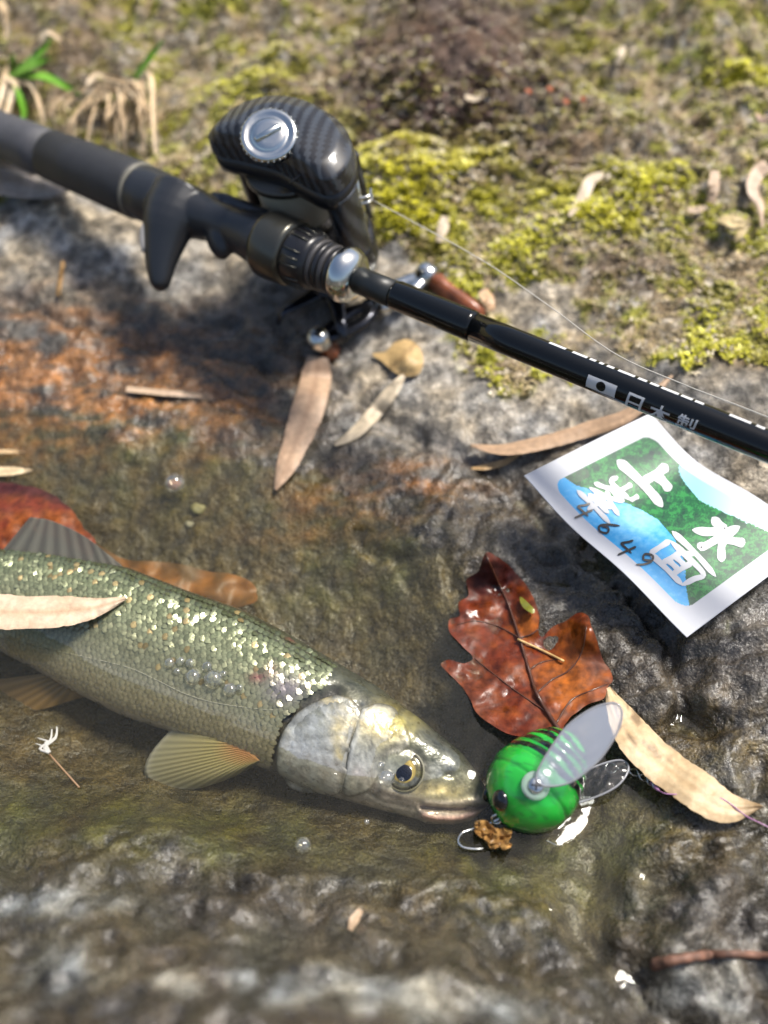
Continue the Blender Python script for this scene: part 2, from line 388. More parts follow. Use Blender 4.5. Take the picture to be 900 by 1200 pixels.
soil = mixc(soil, A3(.11, .068, .048), np.clip(blobs(X, Y, [(540,55,130,70,1.2),(60,50,100,50,.6),(660,180,60,30,.5),(740,310,70,30,.5)]), 0, 1)); C = C * (1 - moss[:, None]) + soil * moss[:, None]
hue = fbm(X * .6 + 3, Y * .6, 4, 171); C = C * (1 + np.clip(hue, -.6, .6)[:, None] * A3(.24, .12, -.10)) * (1 + .35 * n_b + .3 * n_c)[:, None]
wet = np.clip(1 - sstep(.7, 2.2, wetn) * .75 * sstep(15, 22, Y) - moss * .8 - dryrock * .35, 0, 1)

def ground_mat():
    m = bpy.data.materials.new('wet_rock'); m.use_nodes = True; nt = m.node_tree; L = nt.links.new; b = nt.nodes['Principled BSDF']
    tc = nn_(nt, 'ShaderNodeTexCoord'); at_ = nn_(nt, 'ShaderNodeAttribute', attribute_name='Col'); aw = nn_(nt, 'ShaderNodeAttribute', attribute_name='wet')
    def noise(s, d=6, r=.6):
        n = nn_(nt, 'ShaderNodeTexNoise'); n.inputs['Scale'].default_value = s; n.inputs['Detail'].default_value = d; n.inputs['Roughness'].default_value = r
        L(tc.outputs['Object'], n.inputs['Vector']); return n.outputs[0]
    def ramp(src, a, bb, c, d):
        r = nn_(nt, 'ShaderNodeMapRange'); r.inputs[1].default_value = a; r.inputs[2].default_value = bb; r.inputs[3].default_value = c; r.inputs[4].default_value = d
        L(src, r.inputs[0]); return r.outputs[0]
    def mul(a, b_):
        n = nn_(nt, 'ShaderNodeMath', operation='MULTIPLY'); L(a, n.inputs[0]); L(b_, n.inputs[1]); return n.outputs[0]
    N1 = noise(190, 6, .60); N2 = noise(1250, 2, .6)
    f = mul(ramp(N1, .32, .68, .45, 1.6), ramp(N2, .35, .65, .65, 1.4))
    vs = nn_(nt, 'ShaderNodeVectorMath', operation='SCALE'); L(at_.outputs['Color'], vs.inputs[0]); L(f, vs.inputs['Scale']); L(vs.outputs[0], b.inputs['Base Color'])
    rr = nn_(nt, 'ShaderNodeMath', operation='ADD'); L(ramp(aw.outputs['Fac'], 0, 1, .8, .2), rr.inputs[0]); L(ramp(N2, .35, .65, -.06, .12), rr.inputs[1]); L(rr.outputs[0], b.inputs['Roughness'])
    b1 = nn_(nt, 'ShaderNodeBump'); b1.inputs['Distance'].default_value = .34 * U; L(N1, b1.inputs['Height'])
    b2 = nn_(nt, 'ShaderNodeBump'); b2.inputs['Distance'].default_value = .03 * U; L(N2, b2.inputs['Height']); L(b1.outputs[0], b2.inputs['Normal'])
    L(b2.outputs[0], b.inputs['Normal']); b.inputs['Specular IOR Level'].default_value = .5
    L(ramp(aw.outputs['Fac'], .3, 1, 0, 1), b.inputs['Coat Weight']); b.inputs['Coat Roughness'].default_value = .07; b.inputs['Coat IOR'].default_value = 1.4
    b3 = nn_(nt, 'ShaderNodeBump'); b3.inputs['Distance'].default_value = .13 * U; L(N1, b3.inputs['Height']); L(b3.outputs[0], b.inputs['Coat Normal'])
    return m
ground = mesh('ground', np.c_[X, Y, Z], gridf(len(GY), len(GX)), ground_mat(), col=C, attrs={'wet': wet}, label='wet grey rock of the stream bank with a shallow pool', kind='structure')

# ------------------------------------------------------------------ water
wx_, wy_ = np.meshgrid(np.arange(-26, 11, .10), np.arange(3, 26, .10))
wz = .018 * fbm(wx_ * .35, wy_ * .35, 3, 201) + .008 * fbm(wx_ * 1.1, wy_ * 1.1, 2, 211)
Fw = gridf(*wx_.shape); gzw = ground_z(wx_.ravel(), wy_.ravel())
Fw = Fw[(gzw[Fw] < .3).any(1)]
used = np.unique(Fw); remap = -np.ones(wx_.size, int); remap[used] = np.arange(len(used))
M_WATER = clearmat('pool_water', (.89, .88, .79), 1.33, .03, (.26, .24, .16), bump=[(38, .10, 2), (200, .012, 2)], rough=.03)
WATER_XY = (wx_.ravel()[used], wy_.ravel()[used])
water = mesh('water', np.c_[wx_.ravel(), wy_.ravel(), wz.ravel()][used], remap[Fw], M_WATER, label='shallow clear pool water over the rock', kind='structure')

# ------------------------------------------------------------------ moss cushions: tiny leaves standing on the mossy ground
def make_moss():
    inb = (X > -26) & (X < 27) & (Y > 11) & (Y < 54)
    pr = np.where(inb, np.clip(moss, 0, 1) ** 1.3, 0)
    area = np.gradient(gx, axis=1).ravel() * np.gradient(gy, axis=0).ravel()
    pr = pr * area * (.5 + 1.0 * sstep(-.3, .5, n_b)); pr /= pr.sum()
    N = 95000
    idx = rng.choice(len(X), N, p=pr)
    px = X[idx] + rng.uniform(-.08, .08, N); py = Y[idx] + rng.uniform(-.08, .08, N); pz = ground_z(px, py)
    g1 = fbm(px * .5, py * .5, 3, 301); g2 = fbm(px * 1.6, py * 1.6, 2, 311)
    yellow = np.clip(blobs(px, py, [(480,190,70,60,1.1),(560,150,60,30,.6),(700,240,140,50,.6),(850,420,60,40,.6),(600,450,60,25,.7),(330,100,60,30,.7),(640,40,60,40,.5),(470,150,40,20,.5),(880,90,50,30,.4)]) + .45 * g1 + .05 + .25 * fbm(px * .16, py * .16, 2, 331), 0, 1)
    dead = sstep(-.05, .3, -g1 + .45 * g2 + .12 - .6 * yellow + .3 * fbm(px * .2 + 7, py * .2, 2, 341))
    dk = np.clip(.5 * sstep(.15, .45, fbm(px * .3 + 3, py * .3, 3, 351)) + blobs(px, py, [(540,55,130,70,1.5),(480,110,80,30,.6),(60,60,110,50,.5),(660,180,60,30,.7),(740,310,70,30,.7),(800,150,60,40,.6),(330,30,80,30,.4)]), 0, 1)
    c = mixc(np.tile(A3(.27, .27, .035), (N, 1)), A3(.62, .58, .035), yellow)
    c = mixc(c, A3(.46, .35, .20), dead * .85); c = mixc(c, A3(.125, .078, .055), dk * (.62 + .4 * (rng.random(N) > .3)))
    pale = rng.random(N) < .10; c[pale] = A3(.60, .52, .38)
    c *= rng.uniform(.55, 1.5, N)[:, None]
    nb = 4; pz = pz + .25 * yellow * sstep(.2, .9, yellow); size = rng.uniform(.07, .16, N) * (1 + .9 * yellow)
    V = []; CC = []
    for k in range(nb):
        a = rng.uniform(0, 2 * math.pi, N); lean = rng.uniform(.5, 2.2, N)
        dirv = np.c_[np.cos(a) * lean, np.sin(a) * lean, np.ones(N)]; dirv /= np.linalg.norm(dirv, axis=1)[:, None]
        side = np.c_[-np.sin(a), np.cos(a), np.zeros(N)] * (size * .24)[:, None]
        b0 = np.c_[px, py, pz - .03]
        mid = b0 + dirv * (size * .55)[:, None]
        tip = b0 + dirv * size[:, None] + np.c_[np.cos(a), np.sin(a), -.4 * np.ones(N)] * (size * .25)[:, None]
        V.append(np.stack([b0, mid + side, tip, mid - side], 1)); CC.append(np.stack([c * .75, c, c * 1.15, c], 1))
    V = np.concatenate(V).reshape(-1, 3); CC = np.concatenate(CC).reshape(-1, 3)
    m = pmat('moss_leaf', rough=.45, spec=.5, attr='Col')
    b = m.node_tree.nodes['Principled BSDF']
    b.inputs['Transmission Weight'].default_value = 0
    mesh('moss', V, np.arange(len(V)).reshape(-1, 4), m, col=CC, smooth=False, label='yellow green and brown moss carpet on the rock bank', cat='moss', kind='stuff')
make_moss()

# ------------------------------------------------------------------ leaves and other sheets
def sheet(name, outline, zf, mat, res=5.0, cf=None, parent=None, thick=.018, n_out=None, jit=0, **kw):
    """flat-ish thing with a traced outline (photo pixels) lifted to height zf(px, py), given real thickness"""
    ol = smooth_poly(outline, n_out or max(40, len(outline) * 5), True)
    if jit:
        s = np.arange(len(ol)); tng = np.roll(ol, -1, 0) - np.roll(ol, 1, 0); nr_ = np.c_[-tng[:, 1], tng[:, 0]]; nr_ /= np.linalg.norm(nr_, axis=1)[:, None] + 1e-9
        ol = ol + nr_ * (jit * pn(s * .35, s * 0 + .5, 5))[:, None]
    lo, hi = ol.min(0), ol.max(0)
    q = np.array([(x + (j % 2) * res / 2, y) for j, y in enumerate(np.arange(lo[1], hi[1], res * .87)) for x in np.arange(lo[0], hi[0], res)])
    q = q[inpoly(q, ol)]; dd, _ = segdist(q, np.vstack([ol, ol[:1]])); q = q[dd > res * .45]
    pts = np.vstack([ol, q]); n = len(ol)
    r = delaunay_2d_cdt([Vector(p) for p in pts], [(i, (i + 1) % n) for i in range(n)], [list(range(n))], 1, 1e-4)
    P = np.array([v[:] for v in r[0]]); Fc = [tuple(f) for f in r[2]]
    z = zf(P[:, 0], P[:, 1]); V = at(P[:, 0], P[:, 1], z)
    Fc = orient_up(V, Fc)
    o = mesh(name, V, Fc, mat, parent, col=None if cf is None else cf(P[:, 0], P[:, 1]), **kw)
    md = o.modifiers.new('thickness', 'SOLIDIFY'); md.thickness = thick * U; md.offset = 0
    es = o.modifiers.new('crisp', 'EDGE_SPLIT'); es.split_angle = math.radians(50)
    return o
def orient_up(V, Fc):
    out = []
    for f in Fc:
        a, b, c = V[f[0]], V[f[1]], V[f[2]]; n = np.cross(b - a, c - a)
        out.append(f if n @ (CAM - a) > 0 else f[::-1])
    return out
def strip(name, pts, wid, mat, lift=.12, arch=.12, cf=None, parent=None, thick=.014, n=40, m=7, fold=0, wave=0, seed=0, zabs=None, **kw):
    """long narrow leaf or blade along photo pixels pts, widths wid (pixels), lifted above the ground by lift"""
    P = smooth_poly(pts, n); t = np.linspace(0, 1, n)
    W = np.interp(t, np.linspace(0, 1, len(wid)), wid)
    if len(wid) > 3: W = smooth_poly(np.c_[np.linspace(0, 1, len(wid)), wid], n)[:, 1]
    L = np.interp(t, np.linspace(0, 1, np.size(lift)), np.atleast_1d(lift))
    T = np.gradient(P, axis=0); T /= np.linalg.norm(T, axis=1)[:, None]; N = np.c_[-T[:, 1], T[:, 0]]
    s = np.linspace(-1, 1, m)
    W = np.maximum(W * (1 + .07 * pn(t * 14 + seed * 3, t * 0 + .3, 6) + .05 * pn(t * 40 + seed, t * 0 + .7, 7)), .6)
    Q = P[:, None] + N[:, None] * (s[None, :, None] * W[:, None, None] / 2)
    if zabs is not None: z0 = np.interp(t, np.linspace(0, 1, np.size(zabs)), np.atleast_1d(zabs))
    else:
        z0 = np.maximum(hit(P[:, 0], P[:, 1])[:, 2], kw.pop('floor', -9)) ; kk = np.ones(5) / 5
        z0 = np.convolve(np.pad(z0, 2, 'edge'), kk, 'valid') + L
    kw.pop('floor', None)
    arch = arch * .45
    z = z0[:, None] + arch * (1 - s[None] ** 2) + .05 * np.abs(s)[None] * (W / W.max())[:, None] + .07 * s[None] * np.sin(t * 5 + seed * 1.7)[:, None] * (W / W.max())[:, None] + fold * np.abs(s)[None] + wave * np.sin(t * 17 + seed)[:, None] * s[None]
    z += .03 * fbm(np.outer(t, np.ones(m)) * 6 + seed, np.outer(np.ones(n), s) * 1.5, 2, 401)
    V = at(Q[..., 0].ravel(), Q[..., 1].ravel(), z.ravel())
    Fc = orient_up(V, [tuple(f) for f in gridf(n, m)])
    tt, ss = np.repeat(t, m), np.tile(s, n)
    o = mesh(name, V, Fc, mat, parent, col=None if cf is None else cf(tt, ss), **kw)
    md = o.modifiers.new('thickness', 'SOLIDIFY'); md.thickness = thick * U; md.offset = 0
    es = o.modifiers.new('crisp', 'EDGE_SPLIT'); es.split_angle = math.radians(50)
    return o
M_DRY = pmat('dry_leaf', rough=.5, attr='Col', var=(500, .18), bump=[(700, .02, 3)])
M_WETLEAF = pmat('wet_leaf', rough=.25, attr='Col', spec=.35, var=(420, .5), bump=[(110, .03, 2), (700, .014, 3)], rvar=(95, .16, .75))
def drycol(c, d=None, spots=0, seed=0, tipdark=.4):
    c = A3(*c); d = A3(*(d or tuple(c * .6)))
    def f(t, s):
        k = np.tile(c, (len(t), 1)); vein = .5 + .5 * np.sin(s * 13 + seed + 1.5 * t)
        k = mixc(k, d, .35 * vein ** 3 + .35 * np.exp(-(s / .09) ** 2)); k = mixc(k, d, np.clip(.6 * fbm(t * 5 + seed, s * 1.3, 3, 411 + seed), 0, .7))
        if spots:
            k = mixc(k, A3(.12, .07, .03), sstep(.22, .5, fbm(t * 9 + seed, s * 1.8, 3, 421)) * spots * sstep(.75, .3, t))
        k = mixc(k, d * .6, tipdark * sstep(.88, 1, t)); return k
    return f
TAN, PALE, PINK = (.52, .36, .21), (.66, .54, .38), (.46, .30, .20)
GRP = 'fallen bamboo leaves'
strip('bamboo_leaf', [(373,418),(368,455),(352,505),(336,545),(323,574)], [24,36,38,30,20,3], M_DRY, lift=.14, arch=.16, cf=drycol((.50,.34,.22), (.30,.18,.11), seed=1), label='broad pinkish tan bamboo leaf lying below the reel handle', cat='leaf', group=GRP)
strip('bamboo_leaf', [(473,440),(458,460),(437,486),(415,508),(392,522)], [6,16,17,13,3], M_DRY, lift=[.35,.12,.1], arch=.12, cf=drycol((.56,.46,.32), seed=2), label='narrow wavy pale leaf under the folded tan leaf', cat='leaf', group=GRP, wave=.05)
sheet('curled_leaf', [(436,415),(452,412),(462,402),(478,398),(492,408),(496,424),(491,438),(476,441),(462,436),(448,424)], lambda x, y: hit(x, y)[:, 2] + .12 + .35 * np.exp(-((x - 476) ** 2 + (y - 420) ** 2) / 300), M_DRY, res=4, cf=lambda x, y: mixc(np.tile(A3(.50, .34, .15), (len(x), 1)), A3(.28, .17, .07), np.clip(np.abs(x - 470 + (y - 420)) < 3, 0, 1) * .6), label='small curled ochre leaf beside the reel handle', cat='leaf')
strip('bamboo_leaf', [(900,460),(788,440),(740,484),(690,503),(640,518),(590,527),(552,522)][1:], [3,14,18,17,16,11,3], M_DRY, lift=[.5,.35,.2,.15,.2,.3], arch=.14, cf=drycol((.46,.30,.18), seed=4), label='long brown rolled leaf behind the printed card', cat='leaf', group=GRP)
strip('bamboo_leaf', [(608,533),(590,542),(570,547),(552,549)], [3,7,7,2], M_DRY, lift=.1, arch=.06, cf=drycol((.50,.33,.16), seed=5), label='thin tan leaf sliver below the long rolled leaf', cat='leaf', group=GRP)
strip('bamboo_leaf', [(712,806),(722,828),(742,862),(772,893),(812,922),(850,946),(893,945)], [6,20,40,44,46,44,34,2], M_DRY, lift=[.2,.3,.45,.4,.35,.3,.2], floor=.05, arch=.2, n=60, m=11, cf=drycol((.58,.43,.25), (.38,.24,.11), spots=.75, seed=6, tipdark=.9), label='large spotted tan leaf lying beside the lure wing', cat='leaf', group=GRP)
strip('bamboo_leaf', [(-14,716),(30,718),(80,716),(112,712),(148,701)], [40,39,35,22,3], M_DRY, zabs=[.75,.82,.9,.95,1.05], arch=.18, cf=drycol((.60,.47,.33), (.45,.28,.16), seed=7, tipdark=.1), label='pale bamboo leaf lying across the back of the fish', cat='leaf', group=GRP)
strip('bamboo_leaf', [(-12,553),(15,552),(38,551)], [12,10,2], M_DRY, zabs=[.1,.08,.06], arch=.05, cf=drycol((.58,.44,.26), seed=8), label='small pale leaf tip floating at the left edge above the red leaf', cat='leaf', group=GRP)
strip('bamboo_leaf', [(-12,530),(10,529),(30,530)], [5,5,1], M_DRY, zabs=[.1,.08,.06], arch=.03, cf=drycol((.55,.38,.2), seed=9), label='thin leaf sliver at the left edge, uppermost of the two floating there', cat='leaf', group=GRP)
strip('leaf_stalk', [(148,456),(190,460),(237,464)], [6,7,5], M_DRY, lift=.12, arch=.06, cf=drycol((.60,.44,.30), seed=10), label='straight pale leaf stalk on the orange stained rock', cat='stalk')
strip('leaf_stalk', [(74,306),(71,326),(68,347)], [4,6,5], M_DRY, lift=[.5,.3,.1], arch=.05, cf=drycol((.50,.30,.12), seed=11), label='short upright straw bit on the rock below the grip', cat='stalk')
for pts, wd, lb, sd, c in [
  ([(707,204),(692,212),(682,232),(667,253)], [6,13,13,4], 'curved cream leaf in the middle of the sunlit moss', 12, PALE),
  ([(522,254),(519,266),(514,283)], [8,14,6], 'small cream leaf on yellow moss right of the reel', 13, PALE),
  ([(731,54),(728,63),(723,75)], [6,9,4], 'little cream leaf chip high on the moss bank', 14, PALE),
  ([(745,56),(740,62),(736,68)], [3,5,3], 'tiny pale chip beside the little cream leaf high on the moss', 15, PALE),
  ([(900,193),(887,204),(882,222),(891,243),(893,266)], [14,17,14,8,3], 'curled pinkish leaf at the right edge on the moss', 16, (.55,.40,.28)),
  ([(838,200),(836,220),(833,238)], [10,14,8], 'flat pale brown leaf on moss left of the curled pinkish leaf', 17, (.50,.36,.24)),
  ([(566,340),(572,352),(576,364)], [10,16,9], 'small tan leaf beyond the brown handle knob', 18, (.52,.33,.18)),
  ([(806,245),(816,246),(828,243)], [6,9,5], 'flat beige chip on moss below the pale brown leaf', 19, (.50,.38,.26)),
  ([(900,138),(893,141),(886,133)], [7,8,3], 'pinkish leaf end at the right edge, upper moss bank', 20, (.52,.36,.26)),
  ([(423,1066),(415,1078),(410,1090)], [6,12,5], 'small pale chip on the dark near rock', 22, (.48,.34,.22)),
  ([(545,113),(556,116),(565,113)], [4,6,3], 'thin beige sliver on the dark brown moss', 23, PALE)]:
    strip('dry_leaf', pts, wd, M_DRY, lift=.28 if pts[0][1] < 400 else .15, arch=.1, n=22, m=5, cf=drycol(c, seed=sd, tipdark=.1), label=lb, cat='leaf', group='small dry leaves')
hk = thing('dry_husk', hit(862, 265)[0], 'open pale seed husk of three scales on the moss', 'husk')
for k, (pts, wd) in enumerate([([(842,258),(858,262),(876,266)],[4,10,3]), ([(846,254),(862,256),(877,262)],[3,8,3]), ([(862,283),(868,274),(877,266)],[4,9,3])]):
    strip('scale', pts, wd, M_DRY, lift=[.35,.4,.3], arch=.12, n=14, m=5, cf=drycol((.55,.43,.22), seed=30 + k), parent=hk)
# greyish broad leaf half under the grip
strip('broad_leaf', [(-20,208),(20,215),(52,222),(82,222)], [34,32,22,4], M_DRY, lift=[.35,.3,.25,.25], arch=.15, cf=drycol((.36,.32,.28), (.22,.18,.15), seed=24), label='grey brown leaf tucked under the rod grip', cat='leaf')
strip('broad_leaf', [(-16,180),(14,192),(40,205)], [10,12,4], M_DRY, lift=[.3,.3,.3], arch=.1, cf=drycol((.55,.43,.32), seed=25), label='pale leaf edge at the far left under the rod grip', cat='leaf')

# the big red brown leaf by the lure
cr = lambda pts, s=2.25, ox=500, oy=630: [(x / s + ox, y / s + oy) for x, y in pts]
OAK = cr([(155,42),(185,50),(205,66),(235,92),(262,125),(284,165),(296,205),(296,250),(306,262),(330,236),(362,222),(400,199),(424,206),(436,236),(452,280),(462,316),(478,342),(492,374),(478,392),(466,424),(432,438),(392,464),(366,490),(352,512),(320,512),(252,526),(182,502),(132,462),(112,424),(88,388),(62,362),(37,335),(62,322),(98,332),(122,318),(92,284),(62,250),(60,216),(86,206),(84,172),(110,152),(104,112),(136,90)])
VEINS = [cr(v) for v in [[(155,42),(185,110),(215,175),(245,265),(270,350),(290,410),(320,462),(352,512)], [(320,462),(250,415),(190,370),(125,318)], [(290,410),(330,375),(375,350),(410,300),(424,215)], [(270,350),(300,330),(350,320)], [(245,265),(190,235),(130,220),(80,230)], [(245,265),(275,255),(296,240)], [(340,492),(380,430),(430,405),(480,385)], [(215,175),(170,160),(115,155)], [(250,415),(180,440),(130,450)], [(200,380),(120,370),(60,345)], [(228,215),(262,195),(288,180)]]]
def oak_fields(x, y):
    P = np.c_[x, y]; dm, _ = segdist(P, VEINS[0]); ds = np.min([segdist(P, v)[0] for v in VEINS[1:]], 0); return P, dm, ds
def oak_z(x, y):
    P, dm, ds = oak_fields(x, y)
    g = np.maximum(hit(x, y)[:, 2], -.12)
    base = np.interp(x + .45 * y, [840, 890, 930, 985, 1030, 1090], [-.30, -.16, .06, .24, .40, .55])
    z = np.maximum(base, g * .6 + .05)
    z += .9 * np.exp(-(((x - 690) / 22) ** 2 + ((y - 735) / 26) ** 2)) + .9 * np.exp(-(((x - 572) / 26) ** 2 + ((y - 655) / 22) ** 2))
    z += .45 * np.exp(-(((x - 625) / 14) ** 2 + ((y - 715) / 30) ** 2)) - .25 * np.exp(-(((x - 640) / 16) ** 2 + ((y - 760) / 20) ** 2))
    z += .10 * fbm(x * .03, y * .03, 3, 431) + .05 * np.minimum(np.minimum(dm, ds) / 12, 1) + .07 * np.exp(-(dm / 3.0) ** 2) + .04 * np.exp(-(ds / 2.2) ** 2)
    return z
def oak_c(x, y):
    P, dm, ds = oak_fields(x, y); c = np.tile(A3(.120, .021, .006), (len(x), 1))
    c = mixc(c, A3(.34, .09, .008), np.clip(1.1 * np.exp(-(((x - 675) / 38) ** 2 + ((y - 790) / 45) ** 2)) + .8 * np.exp(-(((x - 618) / 14) ** 2 + ((y - 728) / 24) ** 2)) + .35 * fbm(x * .04, y * .04, 3, 441), 0, 1))
    c = mixc(c, A3(.040, .008, .006), np.clip(1.2 * np.exp(-(((x - 575) / 35) ** 2 + ((y - 672) / 30) ** 2)) + .8 * np.exp(-(((x - 700) / 22) ** 2 + ((y - 775) / 26) ** 2)) + .3 * fbm(x * .05 + 9, y * .05, 3, 451), 0, 1))
    c = mixc(c, A3(.15, .045, .02), np.clip(sstep(615, 545, x) * sstep(760, 800, y), 0, 1) * .7)
    c = mixc(c, A3(.06, .018, .010), .85 * np.exp(-(dm / 2.2) ** 2)); c = mixc(c, A3(.09, .03, .014), .6 * np.exp(-(ds / 1.3) ** 2)); return c
oak = thing('red_brown_leaf', at(610, 770, 0), 'large wet red brown lobed leaf with glossy curled edges beside the lure', 'leaf')
sheet('leaf_blade', OAK, oak_z, M_WETLEAF, res=3.2, cf=oak_c, parent=oak, n_out=190, jit=.9)
def on_oak(pts, n, up=.05):
    q = smooth_poly(pts, n); return at(q[:, 0], q[:, 1], oak_z(q[:, 0], q[:, 1]) + up)
M_VEIN = pmat('leaf_vein', (.075, .026, .012), rough=.35, coat=.4)
tube('midrib', on_oak(VEINS[0], 40, .02), np.linspace(.02, .06, 40), M_VEIN, oak)
for v in VEINS[1:7]: tube('side_vein', on_oak(v, 16, .008), np.linspace(.028, .014, 16), M_VEIN, oak, n=6)
M_STRAW = pmat('straw', (.55, .36, .14), rough=.5, var=(600, .25))
tube('straw_bit', on_oak(cr([(240,268),(300,295),(362,326)]), 12, .1), .035, M_STRAW, label='short straw lying across the big red brown leaf', cat='straw')
sheet('bud_scale', cr([(248,156),(268,172),(285,192),(278,200),(258,188),(247,170)]), lambda x, y: oak_z(x, y) + .16 + .0 * x, pmat('bud', (.22, .22, .03), rough=.35, coat=.3), res=3, label='small green bud scale stuck on the big red brown leaf', cat='bud scale')
# red leaf behind the fish, orange sunken leaf
RL = [(-20,572),(10,567),(40,571),(66,582),(86,600),(98,618),(112,636),(100,660),(40,664),(-20,662)]
sheet('red_leaf', RL, lambda x, y: .14 + .22 * np.exp(-((y - 600) / 22) ** 2) + .06 * fbm(x * .05, y * .05, 2, 461), M_WETLEAF, res=4, jit=1.6, n_out=90,
      cf=lambda x, y: mixc(mixc(np.tile(A3(.13, .022, .008), (len(x), 1)), A3(.24, .07, .012), np.clip(.5 + fbm(x * .04, y * .04, 3, 471), 0, 1) * .7), A3(.05, .012, .01), sstep(590, 575, y - (x - 40) * .35 * (x > 40))), label='dark edged red leaf behind the dorsal fin of the fish', cat='leaf')
sheet('orange_leaf', [(110,640),(150,655),(200,662),(250,668),(290,680),(302,696),(290,712),(250,712),(190,695),(130,670)], lambda x, y: -.6 + .25 * fbm(x * .03, y * .03, 2, 481), pmat('sunken_leaf', rough=.5, attr='Col', var=(300, .25)), res=6, jit=4,
      cf=lambda x, y: mixc(np.tile(A3(.24, .10, .022), (len(x), 1)), A3(.10, .055, .018), np.clip(.45 + 1.2 * fbm(x * .03, y * .04, 4, 491), 0, 1)), label='orange brown leaf sunk behind the back of the fish', cat='leaf')
sheet('leaf_fragment', cr([(104,800),(150,786),(190,820),(240,822),(275,838),(262,880),(272,905),(238,925),(215,910),(180,920),(150,880),(108,850)], 3.913, 530, 760), lambda x, y: .22 + .25 * fbm(x * .09, y * .09, 3, 501), M_WETLEAF, res=2.6, jit=1.2, n_out=70,
      cf=lambda x, y: mixc(np.tile(A3(.36, .20, .065), (len(x), 1)), A3(.14, .065, .02), np.clip(.3 + 1.2 * fbm(x * .1, y * .1, 3, 511), 0, 1)), label='crumpled ochre leaf fragment under the green lure', cat='leaf')
tube('twig', np.vstack([hit(*p) + A3(0, 0, .14) for p in smooth_poly([(764,1133),(800,1125),(850,1120),(920,1124)], 26)]), np.linspace(.13, .07, 26) * (1 + .22 * pn(np.arange(26) * .6, np.zeros(26) + .2, 9)), pmat('twig_bark', (.17, .085, .055), rough=.6, var=(350, .6), bump=[(300, .08, 4)]), n=9, label='reddish brown twig across the pale rock at lower right', cat='twig')
# floating seed with a stalk
sdp = thing('seed_fluff', at(52, 870, 0), 'white tufted seed with thin brown stalk floating near the pectoral fin', 'seed')
M_FL = pmat('fluff', (.62, .60, .54), rough=.6, trans=(.35, (1, 1, 1)))
for q in range(9):
    o_ = rng.uniform(-4, 4, 2); tube('tuft_hair', at(*smooth_poly([(58, 882), (50 + o_[0], 874 + o_[1]), (44 + 4 * o_[0], 872 + o_[1]) if q % 2 else (62 + o_[0], 864 + o_[1]), (38 + 2 * o_[0], 868 + o_[1]) if q % 2 else (64 + o_[0], 851 + o_[1])], 10).T, .12), np.linspace(.05, .012, 10), M_FL, sdp, n=5)
tube('stalk', at(*smooth_poly([(58,884),(75,903),(93,923)], 10).T, .06), .025, pmat('stalk_brown', (.3, .18, .10)), sdp, n=6)

# ------------------------------------------------------------------ grass tufts
def blade_col(c, d): 
    c, d = A3(*c), A3(*d)
    return lambda t, s: mixc(np.tile(c, (len(t), 1)), d, np.clip(.5 * np.abs(s) + .4 * fbm(t * 4, s * 2, 2, 521), 0, 1))
M_GRASS = pmat('grass_blade', rough=.4, attr='Col', coat=.1)
def tuft(root, lb, blades, cat='grass', group=None):
    blades = [(p_, [q * .7 for q in w_] if dr_ else w_, l_, dr_) for p_, w_, l_, dr_ in blades]
    g = thing('grass_tuft', hit(*root)[0], lb, cat, group)
    z0 = hit(*root)[0][2]
    for pts, wd, lifts, dry in blades:
        strip('blade', pts, wd, M_GRASS if not dry else M_DRY, zabs=[z0 + q for q in lifts], arch=.0, fold=.06, n=18, m=3, thick=.01, parent=g,
              cf=blade_col((.80, .66, .46), (.55, .40, .25)) if dry else blade_col((.17, .38, .035), (.10, .25, .02)))
tuft((6, 100), 'green grass tuft with tan dead blades at the left edge', [
    ([(8,90),(28,78),(48,60),(60,45)], [5,9,8,2], [.3,1,1.6,1.9], 0), ([(6,92),(30,82),(48,72),(59,67)], [5,8,7,2], [.2,.7,1,1.1], 0), ([(10,90),(45,88),(70,97),(95,112)], [5,9,8,2], [.3,1.0,1.0,.6], 0),
    ([(14,92),(22,110),(28,130),(26,142)], [4,7,7,3], [.3,.6,.3,.1], 0), ([(15,82),(14,70),(16,62)], [4,7,2], [.3,.8,1], 0),
    ([(-2,128),(3,110),(6,90),(8,78)], [9,11,10,5], [.1,.4,.6,.8], 1), ([(8,134),(14,112),(18,98),(6,90)], [9,11,9,5], [.1,.4,.5,.6], 1), ([(40,60),(48,45),(56,37),(70,45),(84,58)], [6,8,8,8,5], [.6,1.3,1.6,1.4,1.0], 1), ([(20,90),(36,98),(46,120),(52,144)], [4,8,7,5], [.4,.7,.5,.2], 1),
    ([(4,60),(9,35),(6,12),(2,0)], [9,9,8,6], [.4,1,1.6,1.8], 1), ([(-6,40),(0,20),(-2,2)], [8,9,8], [.7,1.3,1.7], 1)])
bl = []
for k in range(24):
    x0 = 60 + 118 * rng.random(); rx = 120 + 40 * rng.random(); y0 = 185 - rng.random() * 50
    top = (min(x0, rx) + abs(rx - x0) * .6 + rng.uniform(-8, 8), 92 + rng.uniform(0, 32))
    bl.append(([(rx, 100 + rng.uniform(-4, 22)), top, (x0 + rng.uniform(-6, 6), 130 + rng.uniform(-8, 16)), (x0, y0)], [2, 4, 4.5, 2.5], [.5, .9 + rng.uniform(-.4, .5), .6 + rng.uniform(-.3, .6), .1], 1))
bl += [([(155,98),(163,84),(176,66),(191,47)], [5,8,7,2], [.4,1.0,1.6,2.0], 0), ([(172,82),(178,95),(180,140),(184,180)], [5,8,8,8], [1.2,1.1,.7,.2], 1), ([(150,97),(125,90),(112,86),(100,105)], [6,8,8,6], [.6,1.0,1.0,.7], 1),
       ([(166,90),(168,120),(165,145)], [6,7,6], [.8,.6,.3], 1)]
tuft((150, 112), 'straw coloured grass tuft with one green blade behind the grip', bl)

